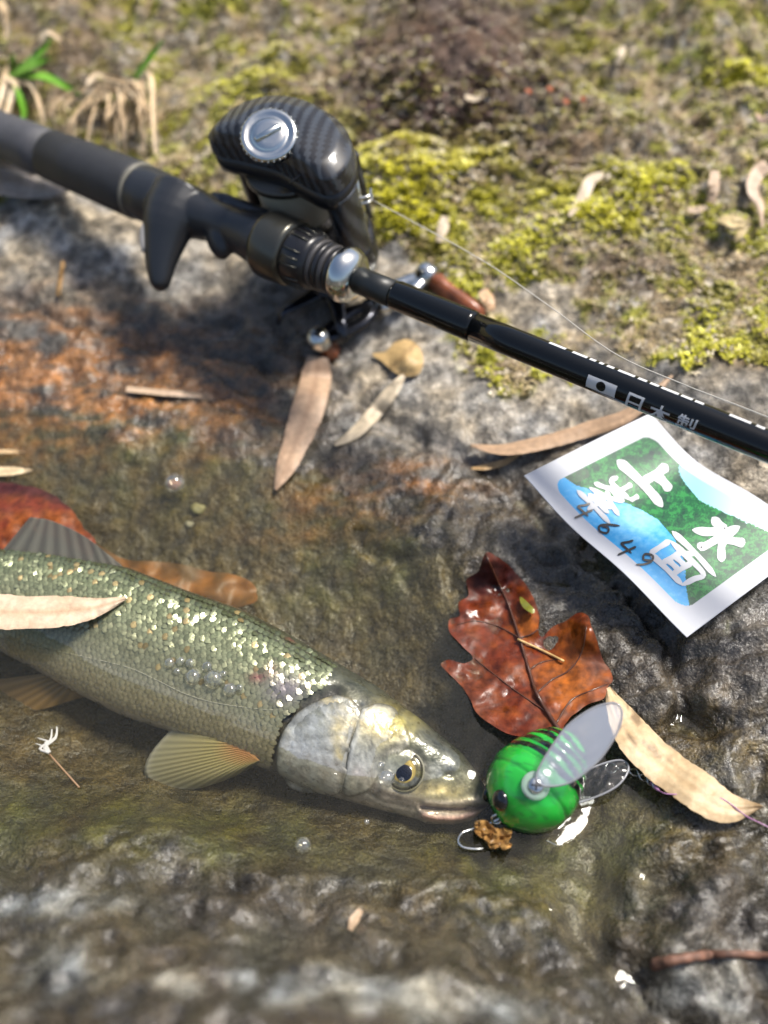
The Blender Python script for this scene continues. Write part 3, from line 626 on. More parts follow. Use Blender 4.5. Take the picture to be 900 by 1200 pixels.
# ------------------------------------------------------------------ printed card
def make_card():
    Lc, Tc, Bc, Rc = [at(*p) for p in ((613.9, 557.3, 2.85), (761.5, 486, 3.2), (805, 746.8, 1.75), (952, 638, 2.35))]
    nu, nv = 300, 230
    u, v = np.meshgrid(np.linspace(0, 1, nu), np.linspace(0, 1, nv), indexing='ij')
    def S(u, v, off=0.0):
        u = np.asarray(u)[..., None]; v = np.asarray(v)[..., None]
        P = Lc * (1 - u) * (1 - v) + Bc * u * (1 - v) + Tc * (1 - u) * v + Rc * u * v
        n = nrm(np.cross(Bc - Lc, Tc - Lc)); n = n if n[2] > 0 else -n
        return P + n * (-.30 * np.sin(u * math.pi * 1.9) * np.exp(-((u - .35) / .5) ** 2) + .10 * np.sin(u * 6 + 2 * v) + off)
    g = S(u, v); gx_, gy_, _ = proj(g.reshape(-1, 3))
    cx, cy = (gx_ - 610) * 900 / 290, (gy_ - 480) * 900 / 290          # the close-up's own coordinates
    P = np.c_[cx, cy]; uu, vv = u.ravel(), v.ravel()
    c = np.tile(A3(.50, .51, .54), (len(P), 1))
    mu, mv, rad = .095, .105, .075
    du = np.maximum(np.abs(uu - .5) - (.5 - mu - rad), 0); dv = np.maximum(np.abs(vv - .5) - (.5 - mv - rad), 0)
    pic = np.hypot(du, dv) < rad
    nz = fbm(cx * .035, cy * .05, 5, 601, .62); nf = fbm(cx * .12, cy * .14, 3, 611)
    col = mixc(np.tile(A3(.006, .10, .035), (len(P), 1)), A3(.025, .24, .055), sstep(-.25, .55, nz + .8 * nf + .6 * fbm(cx * .3, cy * .3, 2, 631)))
    col = mixc(col, A3(.004, .035, .03), sstep(.05, .5, fbm(cx * .02 + 5, cy * .02, 3, 621)) * .7 + .5 * np.exp(-(((cx - 500) / 50) ** 2 + ((cy - 140) / 50) ** 2)))
    skyp = [(560,120),(580,170),(578,235),(600,270),(650,330),(720,365),(790,395),(860,425),(960,470),(1200,500),(1200,0),(540,0)]
    wob = np.c_[cx + 9 * nf, cy + 9 * nf]
    col[inpoly(wob, skyp)] = A3(.27, .64, .70)
    sk = inpoly(wob, skyp); col[sk] = mixc(col[sk], A3(.75, .87, .88), sstep(620, 900, cx[sk]) * .8)
    riv = [(90,215),(150,240),(200,275),(290,300),(360,330),(440,365),(500,400),(560,470),(600,560),(600,640),(612,700),(620,760),(500,800),(50,300)]
    rv = inpoly(np.c_[cx + 3 * nf, cy + 3 * nf], riv); col[rv] = mixc(np.tile(A3(.035, .36, .72), (rv.sum(), 1)), A3(.30, .66, .90), np.clip(np.exp(-(((cx[rv] - 430) / 90) ** 2 + ((cy[rv] - 400) / 60) ** 2)) + .25 * nz[rv], 0, 1))
    dk = pic & ~rv & (np.hypot((cx - 190) / 60, (cy - 235) / 30) < 1); col[dk] = mixc(col[dk], A3(.05, .09, .06), .7)
    c[pic] = col[pic]
    card = thing('printed_card', Bc, 'glossy white bordered card with river and forest picture, white brush characters and 4649', 'card')
    Vt = g.reshape(-1, 3); Fq = gridf(nu, nv); a, b, d = Vt[Fq[0][0]], Vt[Fq[0][1]], Vt[Fq[0][2]]
    if np.cross(b - a, d - a)[2] < 0: Fq = Fq[:, ::-1]
    o = mesh('sheet', Vt, Fq, pmat('glossy_print', rough=.42, attr='Col', spec=.35), card, col=c)
    md = o.modifiers.new('thickness', 'SOLIDIFY'); md.thickness = .03 * U; md.offset = -1
    mw = pmat('white_ink', (.60, .61, .62), rough=.4, spec=.3); mk = pmat('marker_ink', (.012, .012, .014), rough=.35)
    def uv(p):
        d2 = (cx[None] - p[:, :1]) ** 2 + (cy[None] - p[:, 1:]) ** 2; i = d2.argmin(1); iu, iv = i // nv, i % nv
        iu = np.clip(iu, 1, nu - 2); iv = np.clip(iv, 1, nv - 2); i = iu * nv + iv
        J = np.stack([(cx[i + nv] - cx[i - nv]) / 2, (cx[i + 1] - cx[i - 1]) / 2, (cy[i + nv] - cy[i - nv]) / 2, (cy[i + 1] - cy[i - 1]) / 2], -1)
        ex_, ey_ = p[:, 0] - cx[i], p[:, 1] - cy[i]; det = J[:, 0] * J[:, 3] - J[:, 1] * J[:, 2]
        return uu[i] + (J[:, 3] * ex_ - J[:, 1] * ey_) / det / (nu - 1), vv[i] + (J[:, 0] * ey_ - J[:, 2] * ex_) / det / (nv - 1)
    def stroke(name, pts, w0, w1, mat, off, n=22):
        q = smooth_poly(pts, n); T = np.gradient(q, axis=0); T /= np.linalg.norm(T, axis=1)[:, None]; N = np.c_[-T[:, 1], T[:, 0]]
        w_ = np.linspace(w0, w1, n) * (np.interp(np.linspace(0, 1, n), [0, .12, .5, .85, 1], [.55, 1.25, .95, 1.2, .6]) if w0 > 5 else 1.35) * (1 - .75 * np.exp(-np.arange(n) / .5) - .75 * np.exp(-(n - 1 - np.arange(n)) / .5)) 
        rows = [S(*uv(q + N * (w_ * s)[:, None]), off) for s in (-1, -.33, .33, 1)]
        V = np.stack(rows, 1).reshape(-1, 3); Fc = orient_up(V, [tuple(f) for f in gridf(n, 4)])
        return V, Fc
    def glyph(name, strokes, mat, label, off):
        V = []; Fc = []
        for k, st in enumerate(strokes):
            v, f = stroke(name, st[0], st[1], st[2], mat, off + .0015 * k); b0 = sum(len(q) for q in V); V.append(v); Fc += [tuple(i + b0 for i in t) for t in f]
        mesh(name, np.vstack(V), Fc, mat, card, label=label)
    RX, RY = np.array((.71, .70)), np.array((.86, -.50))              # reading direction and its upward direction in the close-up
    def brush(center, sr, su, hw, strokes, label):
        c0 = np.array(center)
        glyph('character', [([tuple(c0 + RX * (x - .5) * sr + RY * (y - .5) * su) for x, y in st_], hw, hw * .9) for st_ in strokes], mw, label, .012)
    brush((484, 240), 240, 118, 16, [[(.47, 1.05), (.5, .6), (.5, .05)], [(.5, .56), (.68, .57), (.84, .52)], [(0, .02), (.3, .06), (.7, .05), (1, -.02)]], 'white brush character for above')
    brush((724, 464), 172, 150, 15, [[(.52, 1.05), (.51, .5), (.5, .02), (.40, .10)], [(.04, .72), (.25, .70), (.40, .72), (.28, .40), (.06, .14)], [(.90, .84), (.74, .68), (.58, .56)], [(.56, .60), (.70, .36), (1.0, .08)]], 'white brush character for water')
    brush((580, 552), 228, 124, 10, [[(0, .98), (.5, 1.0), (1.02, .93)], [(.5, .97), (.44, .78)], [(.12, .74), (.13, .35), (.14, .0)], [(.12, .73), (.5, .75), (.88, .72), (.87, .4), (.86, .0)], [(.14, .03), (.5, .04), (.86, .03)], [(.38, .72), (.38, .05)], [(.62, .72), (.62, .05)], [(.39, .50), (.61, .50)], [(.39, .27), (.61, .27)]], 'white brush character for surface')
    brush((328, 316), 200, 172, 8.5, [[(.5, 1.02), (.5, .74)], [(.25, .92), (.26, .74), (.5, .73), (.75, .74)], [(.76, .94), (.75, .73)], [(.42, .68), (.30, .55), (.12, .45)], [(.35, .60), (.68, .61), (.45, .42), (.15, .30)], [(.36, .52), (.60, .40), (.90, .32)], [(.28, .30), (.72, .31)], [(.24, .19), (.76, .20)], [(.08, .07), (.5, .08), (.94, .06)], [(.5, .38), (.5, -.08)]], 'white brush character for peak')
    ex, ey = np.array((.71, .70)), np.array((.86, -.50))
    def dig(o, polys, s=68): return [([tuple(np.array(o) + ex * p[0] * s * .85 + ey * p[1] * s) for p in pl], 3.2, 2.8) for pl in polys]
    D4 = [[(.28, 1), (.2, .75), (.05, .42), (.3, .40), (.95, .42)], [(.72, .85), (.66, .4), (.58, -.2)]]
    D6 = [[(.75, 1), (.3, .6), (.08, .2), (.4, 0), (.72, .2), (.5, .45), (.12, .25)]]
    D9 = [[(.75, .8), (.45, 1), (.12, .75), (.4, .5), (.75, .78), (.66, .3), (.4, 0)]]
    for o_, D in (((183, 366), D4), ((272, 428), D6), ((340, 500), D4), ((402, 548), D9)): glyph('digit', dig(o_, D), mk, None, .03)
make_card()
tiny = pmat('red_bit', (.34, .10, .04), rough=.5)
for k, (x, y) in enumerate([(620, 107), (645, 104), (664, 119), (684, 116)]):
    strip('petal_bit', [(x - 4, y - 2), (x, y), (x + 4, y + 2)], [2, 6, 2], tiny, lift=.3, arch=.05, n=8, m=4, label=['leftmost', 'second from the left', 'third from the left', 'rightmost'][k] + ' of four tiny orange red petal bits on the moss', cat='petal', group='orange red petal bits on the moss')

# ------------------------------------------------------------------ fishing rod
RA, RB = atd(255, 261, 32.5), atd(900, 523, 24.5)
r_ = nrm(RB - RA)
k0 = A3(-.35, 0, .94); k_ = nrm(k0 - (k0 @ r_) * r_)          # spool axis, handle side down
u_ = np.cross(k_, r_); u_ = u_ if u_[1] > 0 else -u_           # from the rod towards the reel
def sx(px):                                                     # distance along the rod axis at photo column px
    lo, hi = -60.0, 24.0
    for _ in range(50):
        m = (lo + hi) / 2
        if proj(RA + r_ * m)[0] < px: lo = m
        else: hi = m
    return lo
def rw(px, wpx): return wpx / 2 * proj(RA + r_ * sx(px))[2] / F
ROD = lambda s: RA + r_ * s
rod = thing('fishing_rod', ROD(sx(200)) - A3(0, 0, 2.5), 'black casting rod with foam grip, trigger seat and white lettering', 'fishing rod')
def lathe(name, prof, mat, n=32, parent=rod, cap=True, **kw):
    s = np.array([p[0] for p in prof]); r = np.array([p[1] for p in prof])
    return loft(name, ROD(0) + np.outer(s, r_), k_, u_, r, r, mat, parent, n=n, cap=cap, **kw)
M_EVA = pmat('grip_foam', (.022, .023, .026), rough=.62, var=(200, .15), bump=[(1800, .012, 2)])
M_EVA2 = pmat('grip_rubber', (.062, .062, .068), rough=.6, var=(200, .12), bump=[(1800, .012, 2)])
M_SEAT = pmat('soft_black', (.020, .022, .026), rough=.36, bump=[(1500, .004, 2)])
M_HOOD = pmat('gunmetal_hood', (.085, .083, .07), rough=.28, metal=.75)
M_BLK = pmat('black_plastic', (.012, .012, .014), rough=.3)
M_SIL = pmat('silver', (.62, .63, .60), rough=.14, metal=1, rvar=(300, .1, .25))
M_GLS = pmat('gloss_blank', (.004, .0045, .0045), rough=.07, spec=.45, bump=[(260, .002, 2)])
s95, s160 = sx(62), sx(163)
sE = s95 - 14
lathe('grip_rear', [(sE - 1.2, .55), (sE - 1.0, .9), (sE - .3, 1.02), (sE, .9)] + [(a, b) for a, b in zip(np.linspace(sE + .3, s95, 14), np.linspace(.72, rw(62, 57), 14))], M_EVA2)
lathe('grip_front', [(s95 + .01, rw(62, 58.5)), (sx(100), rw(100, 62)), (sx(130), rw(130, 65)), (s160 - .15, rw(163, 67)), (s160, rw(163, 65))], M_EVA)
lathe('trim_ring', [(s160 + .005, rw(163, 66.5)), (s160 + .06, rw(163, 67.5)), (s160 + .12, rw(163, 66.5))], pmat('ring_grey', (.16, .15, .12), rough=.4))
# seat: lofted core + trigger + foot ridge, fused
def fuse(name, pieces, mat, parent, vox=.055, it=8, **kw):
    V = []; Fc = []
    for v, f in pieces:
        b0 = sum(len(q) for q in V); V.append(v); Fc += [tuple(i + b0 for i in t) for t in f]
    o = mesh(name, np.vstack(V), Fc, mat, parent, **kw)
    m = o.modifiers.new('fuse', 'REMESH'); m.mode = 'VOXEL'; m.voxel_size = vox * U; m.use_smooth_shade = True
    m2 = o.modifiers.new('soft', 'SMOOTH'); m2.factor = .5; m2.iterations = it
    return o
sT = sx(205)
core = loft('c', [ROD(s) for s in (s160 + .1, sx(180), sx(200), sx(228), sx(252), sx(275), sx(300), sx(318))], k_, u_, [rw(170, 63), rw(180, 65), rw(200, 66), rw(228, 64), rw(252, 52), rw(275, 52), rw(300, 62), rw(318, 68)],
            [rw(170, 63), rw(180, 65), rw(200, 60), rw(228, 56), rw(252, 46), rw(275, 46), rw(300, 58), rw(318, 64)], None, n=28, raw=True)
def P_(s, a, b): return ROD(s) - u_ * a + k_ * b              # a: away from the reel, b: towards the palm side
tri_c = smooth_poly([P_(sT + .3, -.3, .35), P_(sT + .4, .5, .2), P_(sT + .55, 1.2, -.2), P_(sT + .75, 1.85, -.6), P_(sT + 1.0, 2.4, -1.0), P_(sT + 1.1, 2.6, -1.12)], 16)
T_, e1_, e2_ = frames(tri_c)
E1 = np.array([nrm(r_ - (r_ @ t) * t) for t in T_]); E2 = np.cross(T_, E1)
trig = loft('t', tri_c, E1, E2, np.interp(np.linspace(0, 1, 16), [0, .2, .45, .7, .92, 1], [1.1, 1.0, .72, .45, .2, .05]), np.interp(np.linspace(0, 1, 16), [0, .3, .6, .92, 1], [.9, .8, .5, .22, .05]), None, n=24, raw=True)
bump_ = loft('b', smooth_poly([P_(sx(262), 0, 0), P_(sx(268), .6, -.15), P_(sx(274), 1.0, -.3)], 8), r_, k_, [.8, .75, .7, .62, .55, .45, .35, .1], [.6, .6, .55, .5, .45, .4, .3, .1], None, n=20, raw=True)
foot = loft('f', [P_(s, -.75, .0) for s in np.linspace(sx(228), sx(315), 10)], k_, u_, [.2, .42, .5, .5, .5, .5, .5, .5, .45, .3], [.1, .22, .28, .3, .3, .3, .3, .3, .25, .1], None, n=18, raw=True)
seat = fuse('reel_seat', [core, trig, bump_, foot], M_SEAT, rod)
# slot in the trigger: light insert
ins = [P_(sT + .0, 1.3, .36), P_(sT + .1, 1.65, .16), P_(sT + .32, 2.05, -.18)]
tube('trigger_insert', smooth_poly(ins, 8), np.array([.05, .09, .1, .1, .1, .1, .08, .04]), pmat('insert_grey', (.30, .29, .28), rough=.4), rod, n=10)
a0, a1, a2, a3, a4 = sx(312), sx(347), sx(374), sx(399), sx(421)
ln = lambda a, b, t: a + (b - a) * t
lathe('seat_hood', [(a0, rw(312, 66)), (ln(a0, a1, .06), rw(312, 76)), (ln(a0, a1, .2), rw(316, 80)), (ln(a0, a1, .9), rw(345, 79)), (a1, rw(347, 75)), (a1 + .01, rw(347, 60))], M_HOOD, n=40)
lathe('lock_nut', [(a1 + .01, rw(347, 66)), (ln(a1, a2, .1), rw(348, 71)), (ln(a1, a2, .8), rw(370, 66)), (a2, rw(374, 62))], M_BLK, n=40)
for q in range(24):
    if q % 4 == 3: continue
    an = q * 2 * math.pi / 24; e = k_ * math.cos(an) + u_ * math.sin(an)
    tube('nut_rib', [ROD(ln(a1, a2, .14)) + e * rw(350, 71), ROD(ln(a1, a2, .45)) + e * rw(360, 70.5), ROD(ln(a1, a2, .8)) + e * rw(370, 67)], .028, M_HOOD, rod, n=6)
for q in range(4):
    s0 = ln(a2, a3, q / 4 + .02); wq = 61 - q * 1.5
    lathe('seat_ring', [(s0, rw(380, wq - 6)), (s0 + .02, rw(380, wq - 1)), (s0 + .09, rw(380, wq)), (s0 + .15, rw(380, wq - 1)), (s0 + .19, rw(380, wq - 7))], M_BLK if q % 2 else pmat('dark_grey_ring', (.045, .042, .042), rough=.4), n=36)
lathe('seat_core', [(a1, rw(360, 54)), (a3, rw(399, 48))], M_BLK)
lathe('winding_check', [(a3, rw(399, 50)), (a3 + .03, rw(399, 62)), (ln(a3, a4, .2), rw(402, 66)), (ln(a3, a4, .45), rw(408, 66)), (ln(a3, a4, .75), rw(414, 58)), (ln(a3, a4, .95), rw(420, 43)), (a4, rw(421, 30))], M_SIL, n=44)
b0, b1, b2 = sx(462), sx(556), sx(1300)
lathe('blank_base', [(a4 - .05, rw(421, 32)), (ln(a4, b0, .5), rw(440, 32)), (b0, rw(462, 32.5))], pmat('matt_blank', (.012, .014, .014), rough=.4), n=32)
lathe('thread_winding', [(b0 + .005, rw(462, 33)), (b0 + .1, rw(462, 35)), (b1 - .15, rw(556, 36.5)), (b1, rw(556, 34.2))], M_GLS, n=36)
rbl = lambda s: np.interp(s, [b1, sx(880), sx(1300)], [rw(556, 34), rw(880, 38), rw(880, 31)])
ss_ = np.linspace(b1 + .005, b1 + 48, 40)
lathe('blank', [(s, rbl(s)) for s in ss_], M_GLS, n=40)
# printing on the blank: angle measured round the rod from the camera-facing line
M_INK = pmat('silver_white_ink', (.62, .62, .62), rough=.4)
def rodang(s):
    v = CAM - ROD(s); v = nrm(v - (v @ r_) * r_); dn = np.cross(v, r_); dn = dn if dn[2] < 0 else -dn
    return v, dn                                            # towards camera, towards lower edge
CV, CDN = rodang(sx(760))
def onrod(s, ang, off=.006):
    s = np.asarray(s); ang = np.asarray(ang); R = rbl(s) + off
    return ROD(0) + s[..., None] * r_ + (np.cos(ang) * R)[..., None] * CV + (np.sin(ang) * R)[..., None] * CDN
def rodpatch(s0, s1, g0, g1, skew=0, n=6, m=6):
    a, b = np.meshgrid(np.linspace(s0, s1, n), np.linspace(g0, g1, m), indexing='ij')
    V = onrod(a + skew * (b - g0), b).reshape(-1, 3); return V, orient_up(V, [tuple(f) for f in gridf(n, m)])
v, f = rodpatch(sx(695.5), sx(729), .05, .95); flag = mesh('printed_flag', v, f, M_INK, rod)
th = np.linspace(0, 2 * math.pi, 24, endpoint=False); sc_ = (sx(695.5) + sx(729)) / 2; rr = .135
Vd = np.vstack([onrod(np.array([sc_]), np.array([.5]), .012), onrod(sc_ + rr * np.cos(th), .5 + rr / rbl(sc_) * np.sin(th), .012)])
mesh('flag_dot', Vd, orient_up(Vd, [(0, 1 + i, 1 + (i + 1) % 24) for i in range(24)]), M_GLS, flag)
def rodtext(ch, s0, ang0, size, shear=0):
    cu = bpy.data.curves.new('t', 'FONT'); cu.body = ch; cu.offset = .012; cu.resolution_u = 4
    o = bpy.data.objects.new('t', cu); COL.objects.link(o); dg = bpy.context.evaluated_depsgraph_get(); me = o.evaluated_get(dg).to_mesh()
    V2 = np.array([v.co[:2] for v in me.vertices]); Fc = [tuple(p.vertices) for p in me.polygons]; o.evaluated_get(dg).to_mesh_clear()
    bpy.data.objects.remove(o); bpy.data.curves.remove(cu)
    import bmesh
    bm = bmesh.new(); vs = [bm.verts.new((*p, 0)) for p in V2]
    for f in Fc:
        try: bm.faces.new([vs[i] for i in f])
        except ValueError: pass
    bmesh.ops.triangulate(bm, faces=bm.faces[:])
    for _ in range(4):
        ed = [e for e in bm.edges if e.calc_length() > .07]
        if not ed: break
        bmesh.ops.subdivide_edges(bm, edges=ed, cuts=1); bmesh.ops.triangulate(bm, faces=bm.faces[:])
    bm.verts.index_update(); V2 = np.array([v.co[:2] for v in bm.verts]); Fc = [tuple(v.index for v in f.verts) for f in bm.faces]; bm.free()
    V2 = V2 - V2.min(0); V2 /= V2.max()
    V = onrod(s0 + size * (V2[:, 0] + shear * V2[:, 1]), ang0 + (1 - V2[:, 1]) * size / .40, .007)
    mesh('printed_character', V, orient_up(V, Fc), M_INK, rod, smooth=False)
for ch, px in (('日', 741), ('本', 768), ('製', 799)): rodtext(ch, sx(px), .10, .56, .1)
for x0, x1 in [(640,660),(667,685),(687,695),(698,704),(707,716),(720,740),(743,754),(757,768),(770,791),(793,807),(809,820),(849,875),(880,891)]:
    v, f = rodpatch(sx(x0), sx(x1 - 1), -1.30, -.98, n=4, m=3); mesh('printed_letter', v, f, M_INK, rod)

# ------------------------------------------------------------------ reel
RO = ROD(sx(296)) + u_ * 2.05
reel = thing('baitcasting_reel', RO - k_ * 4, 'black carbon patterned baitcasting reel with silver dial on the rod', 'fishing reel')
Q = lambda a, b, c: RO + r_ * a + u_ * b + k_ * c           # forward, away from rod, palm side
def carbon():
    m = pmat('carbon_weave', (.016, .017, .019), rough=.28, coat=.25); nt = m.node_tree; L = nt.links.new; b = nt.nodes['Principled BSDF']
    tc = nn_(nt, 'ShaderNodeTexCoord')
    def dot(v):
        n = nn_(nt, 'ShaderNodeVectorMath', operation='DOT_PRODUCT'); L(tc.outputs['Object'], n.inputs[0]); n.inputs[1].default_value = tuple(v); return n.outputs['Value']
    def math_(op, a, b_=None, c=None):
        n = nn_(nt, 'ShaderNodeMath', operation=op); L(a, n.inputs[0])
        if b_ is not None:
            if isinstance(b_, (int, float)): n.inputs[1].default_value = b_
            else: L(b_, n.inputs[1])
        return n.outputs[0]
    sc = 1 / .0030
    a = math_('MULTIPLY', dot(r_ * .8 + k_ * .5), sc); c = math_('MULTIPLY', dot(u_ * .8 - k_ * .5), sc)
    tw = math_('FRACT', math_('ADD', math_('MULTIPLY', a, 1.0), math_('MULTIPLY', math_('FLOOR', math_('MULTIPLY', c, 2.0)), .25)))
    st = math_('GREATER_THAN', tw, .5)
    mr = nn_(nt, 'ShaderNodeMix', data_type='RGBA'); L(st, mr.inputs['Factor']); mr.inputs['A'].default_value = (.010, .010, .012, 1); mr.inputs['B'].default_value = (.050, .054, .060, 1)
    L(mr.outputs['Result'], b.inputs['Base Color'])
    rr = nn_(nt, 'ShaderNodeMapRange'); L(st, rr.inputs[0]); rr.inputs[3].default_value = .42; rr.inputs[4].default_value = .24; L(rr.outputs[0], b.inputs['Roughness'])
    return m
M_CARB = carbon()
# side plates share one outline in the (forward, away) plane
OUT = smooth_poly([(-2.35,-.3),(-2.2,.75),(-1.5,1.55),(-.4,1.9),(.8,1.8),(1.9,1.35),(2.7,.6),(2.95,-.25),(2.65,-.85),(1.6,-.8),(.4,-.62),(-1.0,-.75),(-2.05,-.85)], 64, True)
def plate(name, levels, mat, dome_c=(0, .2)):
    c = np.array(dome_c); V = []
    for h, sc in levels: V += [Q(*(c + (p - c) * sc), h) for p in OUT]
    n = len(OUT); m = len(levels); Fc = [tuple(f) for f in gridf(m, n, True)] + [tuple(range(n))[::-1], tuple(range((m - 1) * n, m * n))]
    return mesh(name, V, Fc, mat, reel)
plate('side_frame', [(.95,.88),(1.0,.95),(1.2,.97),(1.62,.985)], M_BLK)
palm = plate('palm_side_plate', [(1.60,.97),(1.66,1.0),(1.68,1.0),(2.18,.985),(2.22,.975),(2.52,.84),(2.56,.80),(2.74,.5),(2.76,.46),(2.80,.2),(2.81,.05)], M_CARB)
sm = palm.modifiers.new('sub', 'SUBSURF'); sm.levels = 1; sm.render_levels = 2
gear = plate('gear_side_plate', [(-1.0,.88),(-1.05,.98),(-1.4,1.0),(-2.0,1.0),(-2.4,.93),(-2.7,.8),(-2.85,.6),(-2.9,.2)], M_BLK)
# frame bars between the plates, at the front and at the back
def bar(name, c0, rad, mat, c1=None):
    c1 = c1 or c0
    P = [Q(*c0, 1.25), Q(*c0, .9), Q(*[(a + b) / 2 for a, b in zip(c0, c1)], 0), Q(*c1, -.9), Q(*c1, -1.3)]
    o = loft(name, smooth_poly(P, 12), r_, u_, rad[0], rad[1], mat, reel, n=20, pw=.7); return o
bar('front_bar', (2.5, -.15), (.40, .55), M_CARB)
bar('front_bar', (1.45, 1.38), (.55, .22), M_CARB)
bar('rear_bar', (-1.75, .35), (.35, .7), M_BLK)
loft('reel_foot', [Q(a, -1.3, 0) for a in np.linspace(-2, 1.6, 8)], k_, u_, .45, .12, M_BLK, reel, n=14)
# spool with wound line
loft('spool', [Q(-.1, .2, c) for c in (-1.0, -.95, -.8, -.78, .78, .8, .95, 1.0)], r_, u_, [1.4, 1.45, 1.45, 1.15, 1.15, 1.45, 1.45, 1.4], [1.2, 1.25, 1.25, 1.0, 1.0, 1.25, 1.25, 1.2], pmat('spool_metal', (.10, .09, .075), rough=.3, metal=.8), reel, n=36)
M_LINE0 = pmat('wound_line', (.40, .35, .24), rough=.4, bump=[(2500, .02, 1)])
for q in range(22):
    cc = -.74 + q * .0705
    t = np.linspace(0, 2 * math.pi, 30); loftP = [Q(-.1 + 1.17 * math.cos(a), .2 + 1.02 * math.sin(a), cc) for a in t]
    tube('wound_line', loftP, .04, M_LINE0, reel, n=5, cap=False)
M_DARK = pmat('dark_chrome', (.05, .052, .06), rough=.16, metal=.9)
# dial on the palm plate
dn = nrm(k_ * .75 + nrm(CAM - RO) * .62); de1 = nrm(r_ - (r_ @ dn) * dn); de2 = np.cross(dn, de1)
dc = Q(.35, -.40, 2.5) + dn * .36
def disc(name, c, e1, e2, nn, prof, mat, parent, n=40, **kw):
    return loft(name, [c + nn * h for _, h in prof], e1, e2, [p for p, _ in prof], [p for p, _ in prof], mat, parent, n=n, **kw)
dial = disc('dial', dc, de1, de2, dn, [(.84, -.15), (.86, .06), (.84, .14), (.78, .17), (.70, .15), (.62, .12), (.55, .12), (.52, .16), (.44, .20), (.3, .21)], M_SIL, reel)
ra_ = nrm(de1 * .5 + de2 * .86); rb_ = np.cross(dn, ra_)
loft('dial_ridge', [dc + dn * .2 + ra_ * a for a in (-.46, -.4, 0, .4, .46)], rb_, dn, [.05, .11, .12, .11, .05], [.04, .12, .13, .12, .04], M_SIL, dial, n=12)
for q in range(30):
    a = q * 2 * math.pi / 30; tube('dial_notch', [dc + dn * h + (de1 * math.cos(a) + de2 * math.sin(a)) * .865 for h in (-.02, .1)], .03, M_SIL, dial, n=5)
# seam on the palm plate
for a_, b_, c_ in ((-1.7, -.55, 2.26), (1.75, .75, 2.3), (-.9, 1.25, 2.32)): disc('plate_screw', Q(a_, b_, c_), r_, u_, nrm(k_ + .35 * (r_ * a_ + u_ * b_) / 2), [(.13, -.1), (.13, .05), (.10, .07), (.05, .04)], M_DARK, reel, n=14)
tube('seam', [Q(1.55 + .25 * math.sin(t * 2.0), -1.2 + t * 1.5, 2.02 + .2 * t) for t in np.linspace(0, 1, 8)], .025, M_BLK, reel, n=6)
# level wind guide between the front bars
for o_ in (-.1, .12): tube('line_guide', smooth_poly([Q(2.55, .45, .35 + o_), Q(2.75, .75, .3 + o_), Q(2.55, 1.1, .25 + o_)], 10), .045, M_SIL, reel, n=8)
tube('guide_bar', [Q(2.3, .75, 1.2), Q(2.3, .75, -1.2)], .10, M_SIL, reel, n=12)
# star drag, handle and knobs below the gear side
hc = Q(1.05, -.35, 0); H_ = lambda a, b, c: hc + r_ * a + u_ * b + k_ * c
disc('drag_shaft', hc, r_, u_, -k_, [(.55, 2.6), (.55, 3.0), (.4, 3.05), (.4, 4.2)], M_BLK, reel, n=24)
star = disc('star_drag', hc, r_, u_, -k_, [(.6, 3.05), (.68, 3.12), (.68, 3.35), (.5, 3.42)], M_DARK, reel, n=24)
for q in range(5):
    a = q * 2 * math.pi / 5 + .5; e = r_ * math.cos(a) + u_ * math.sin(a); f_ = -r_ * math.sin(a) + u_ * math.cos(a)
    loft('star_arm', smooth_poly([hc - k_ * 3.23 + e * .5, hc - k_ * 3.3 + e * 1.0, hc - k_ * 3.3 + e * 1.9, hc - k_ * 3.7 + e * 2.3], 9), f_, k_, np.linspace(.36, .12, 9), np.linspace(.17, .08, 9), M_DARK, star, n=12)
# handle arm: its ends sit where the two silver knob caps show in the photograph
def onk(px, py, d):                                            # sight line meets the handle's plane
    return onplane(px, py, hc - k_ * d, k_)
e0, e1 = onk(374, 398, 3.9), onk(500, 322, 3.9)
hm = (e0 + e1) / 2; hd = nrm(e1 - e0); hs = np.cross(k_, hd); hl = np.linalg.norm(e1 - e0) / 2
for sgn in (1, -1):
    for sd_ in (1, -1):
        P = smooth_poly([hm + hd * sgn * .0 + hs * sd_ * .1, hm + hd * sgn * hl * .3 + hs * sd_ * .34, hm + hd * sgn * hl * .65 + hs * sd_ * .26, hm + hd * sgn * hl * .97 + hs * sd_ * .06], 14)
        loft('handle_arm', P, hs, k_, .26, .17, M_DARK if sgn < 0 else M_SIL, reel, n=10)
disc('handle_nut', hm, r_, u_, -k_, [(.42, -.15), (.42, .1), (.3, .16), (.1, .18)], M_DARK, reel, n=6, smooth=False)
M_WOOD = pmat('handle_wood', (.25, .075, .028), rough=.35, coat=.3, var=(250, .45), bump=[(500, .012, 3)])
for c_, kd in ((e0, nrm(-k_ * .9 + hd * .3)), (e1, nrm(onk(562, 372, 4.7) - e1))):
    s1 = nrm(np.cross(kd, hd)); s2 = np.cross(kd, s1)
    L_ = 2.6 if c_ is e1 else .8
    kn = loft('knob', [c_ + kd * t * L_ for t in (.12, .16, .3, .5, .7, .88, .97, 1.0)], s1, s2, [.3, .4, .38, .42, .52, .55, .42, .15], [.28, .34, .3, .3, .34, .36, .28, .1], M_WOOD, reel, n=24)
    disc('knob_cap', c_, s1, s2, kd, [(.1, -.42), (.3, -.36), (.4, -.2), (.42, 0), (.42, .2), (.36, .3)], M_SIL, kn, n=28)
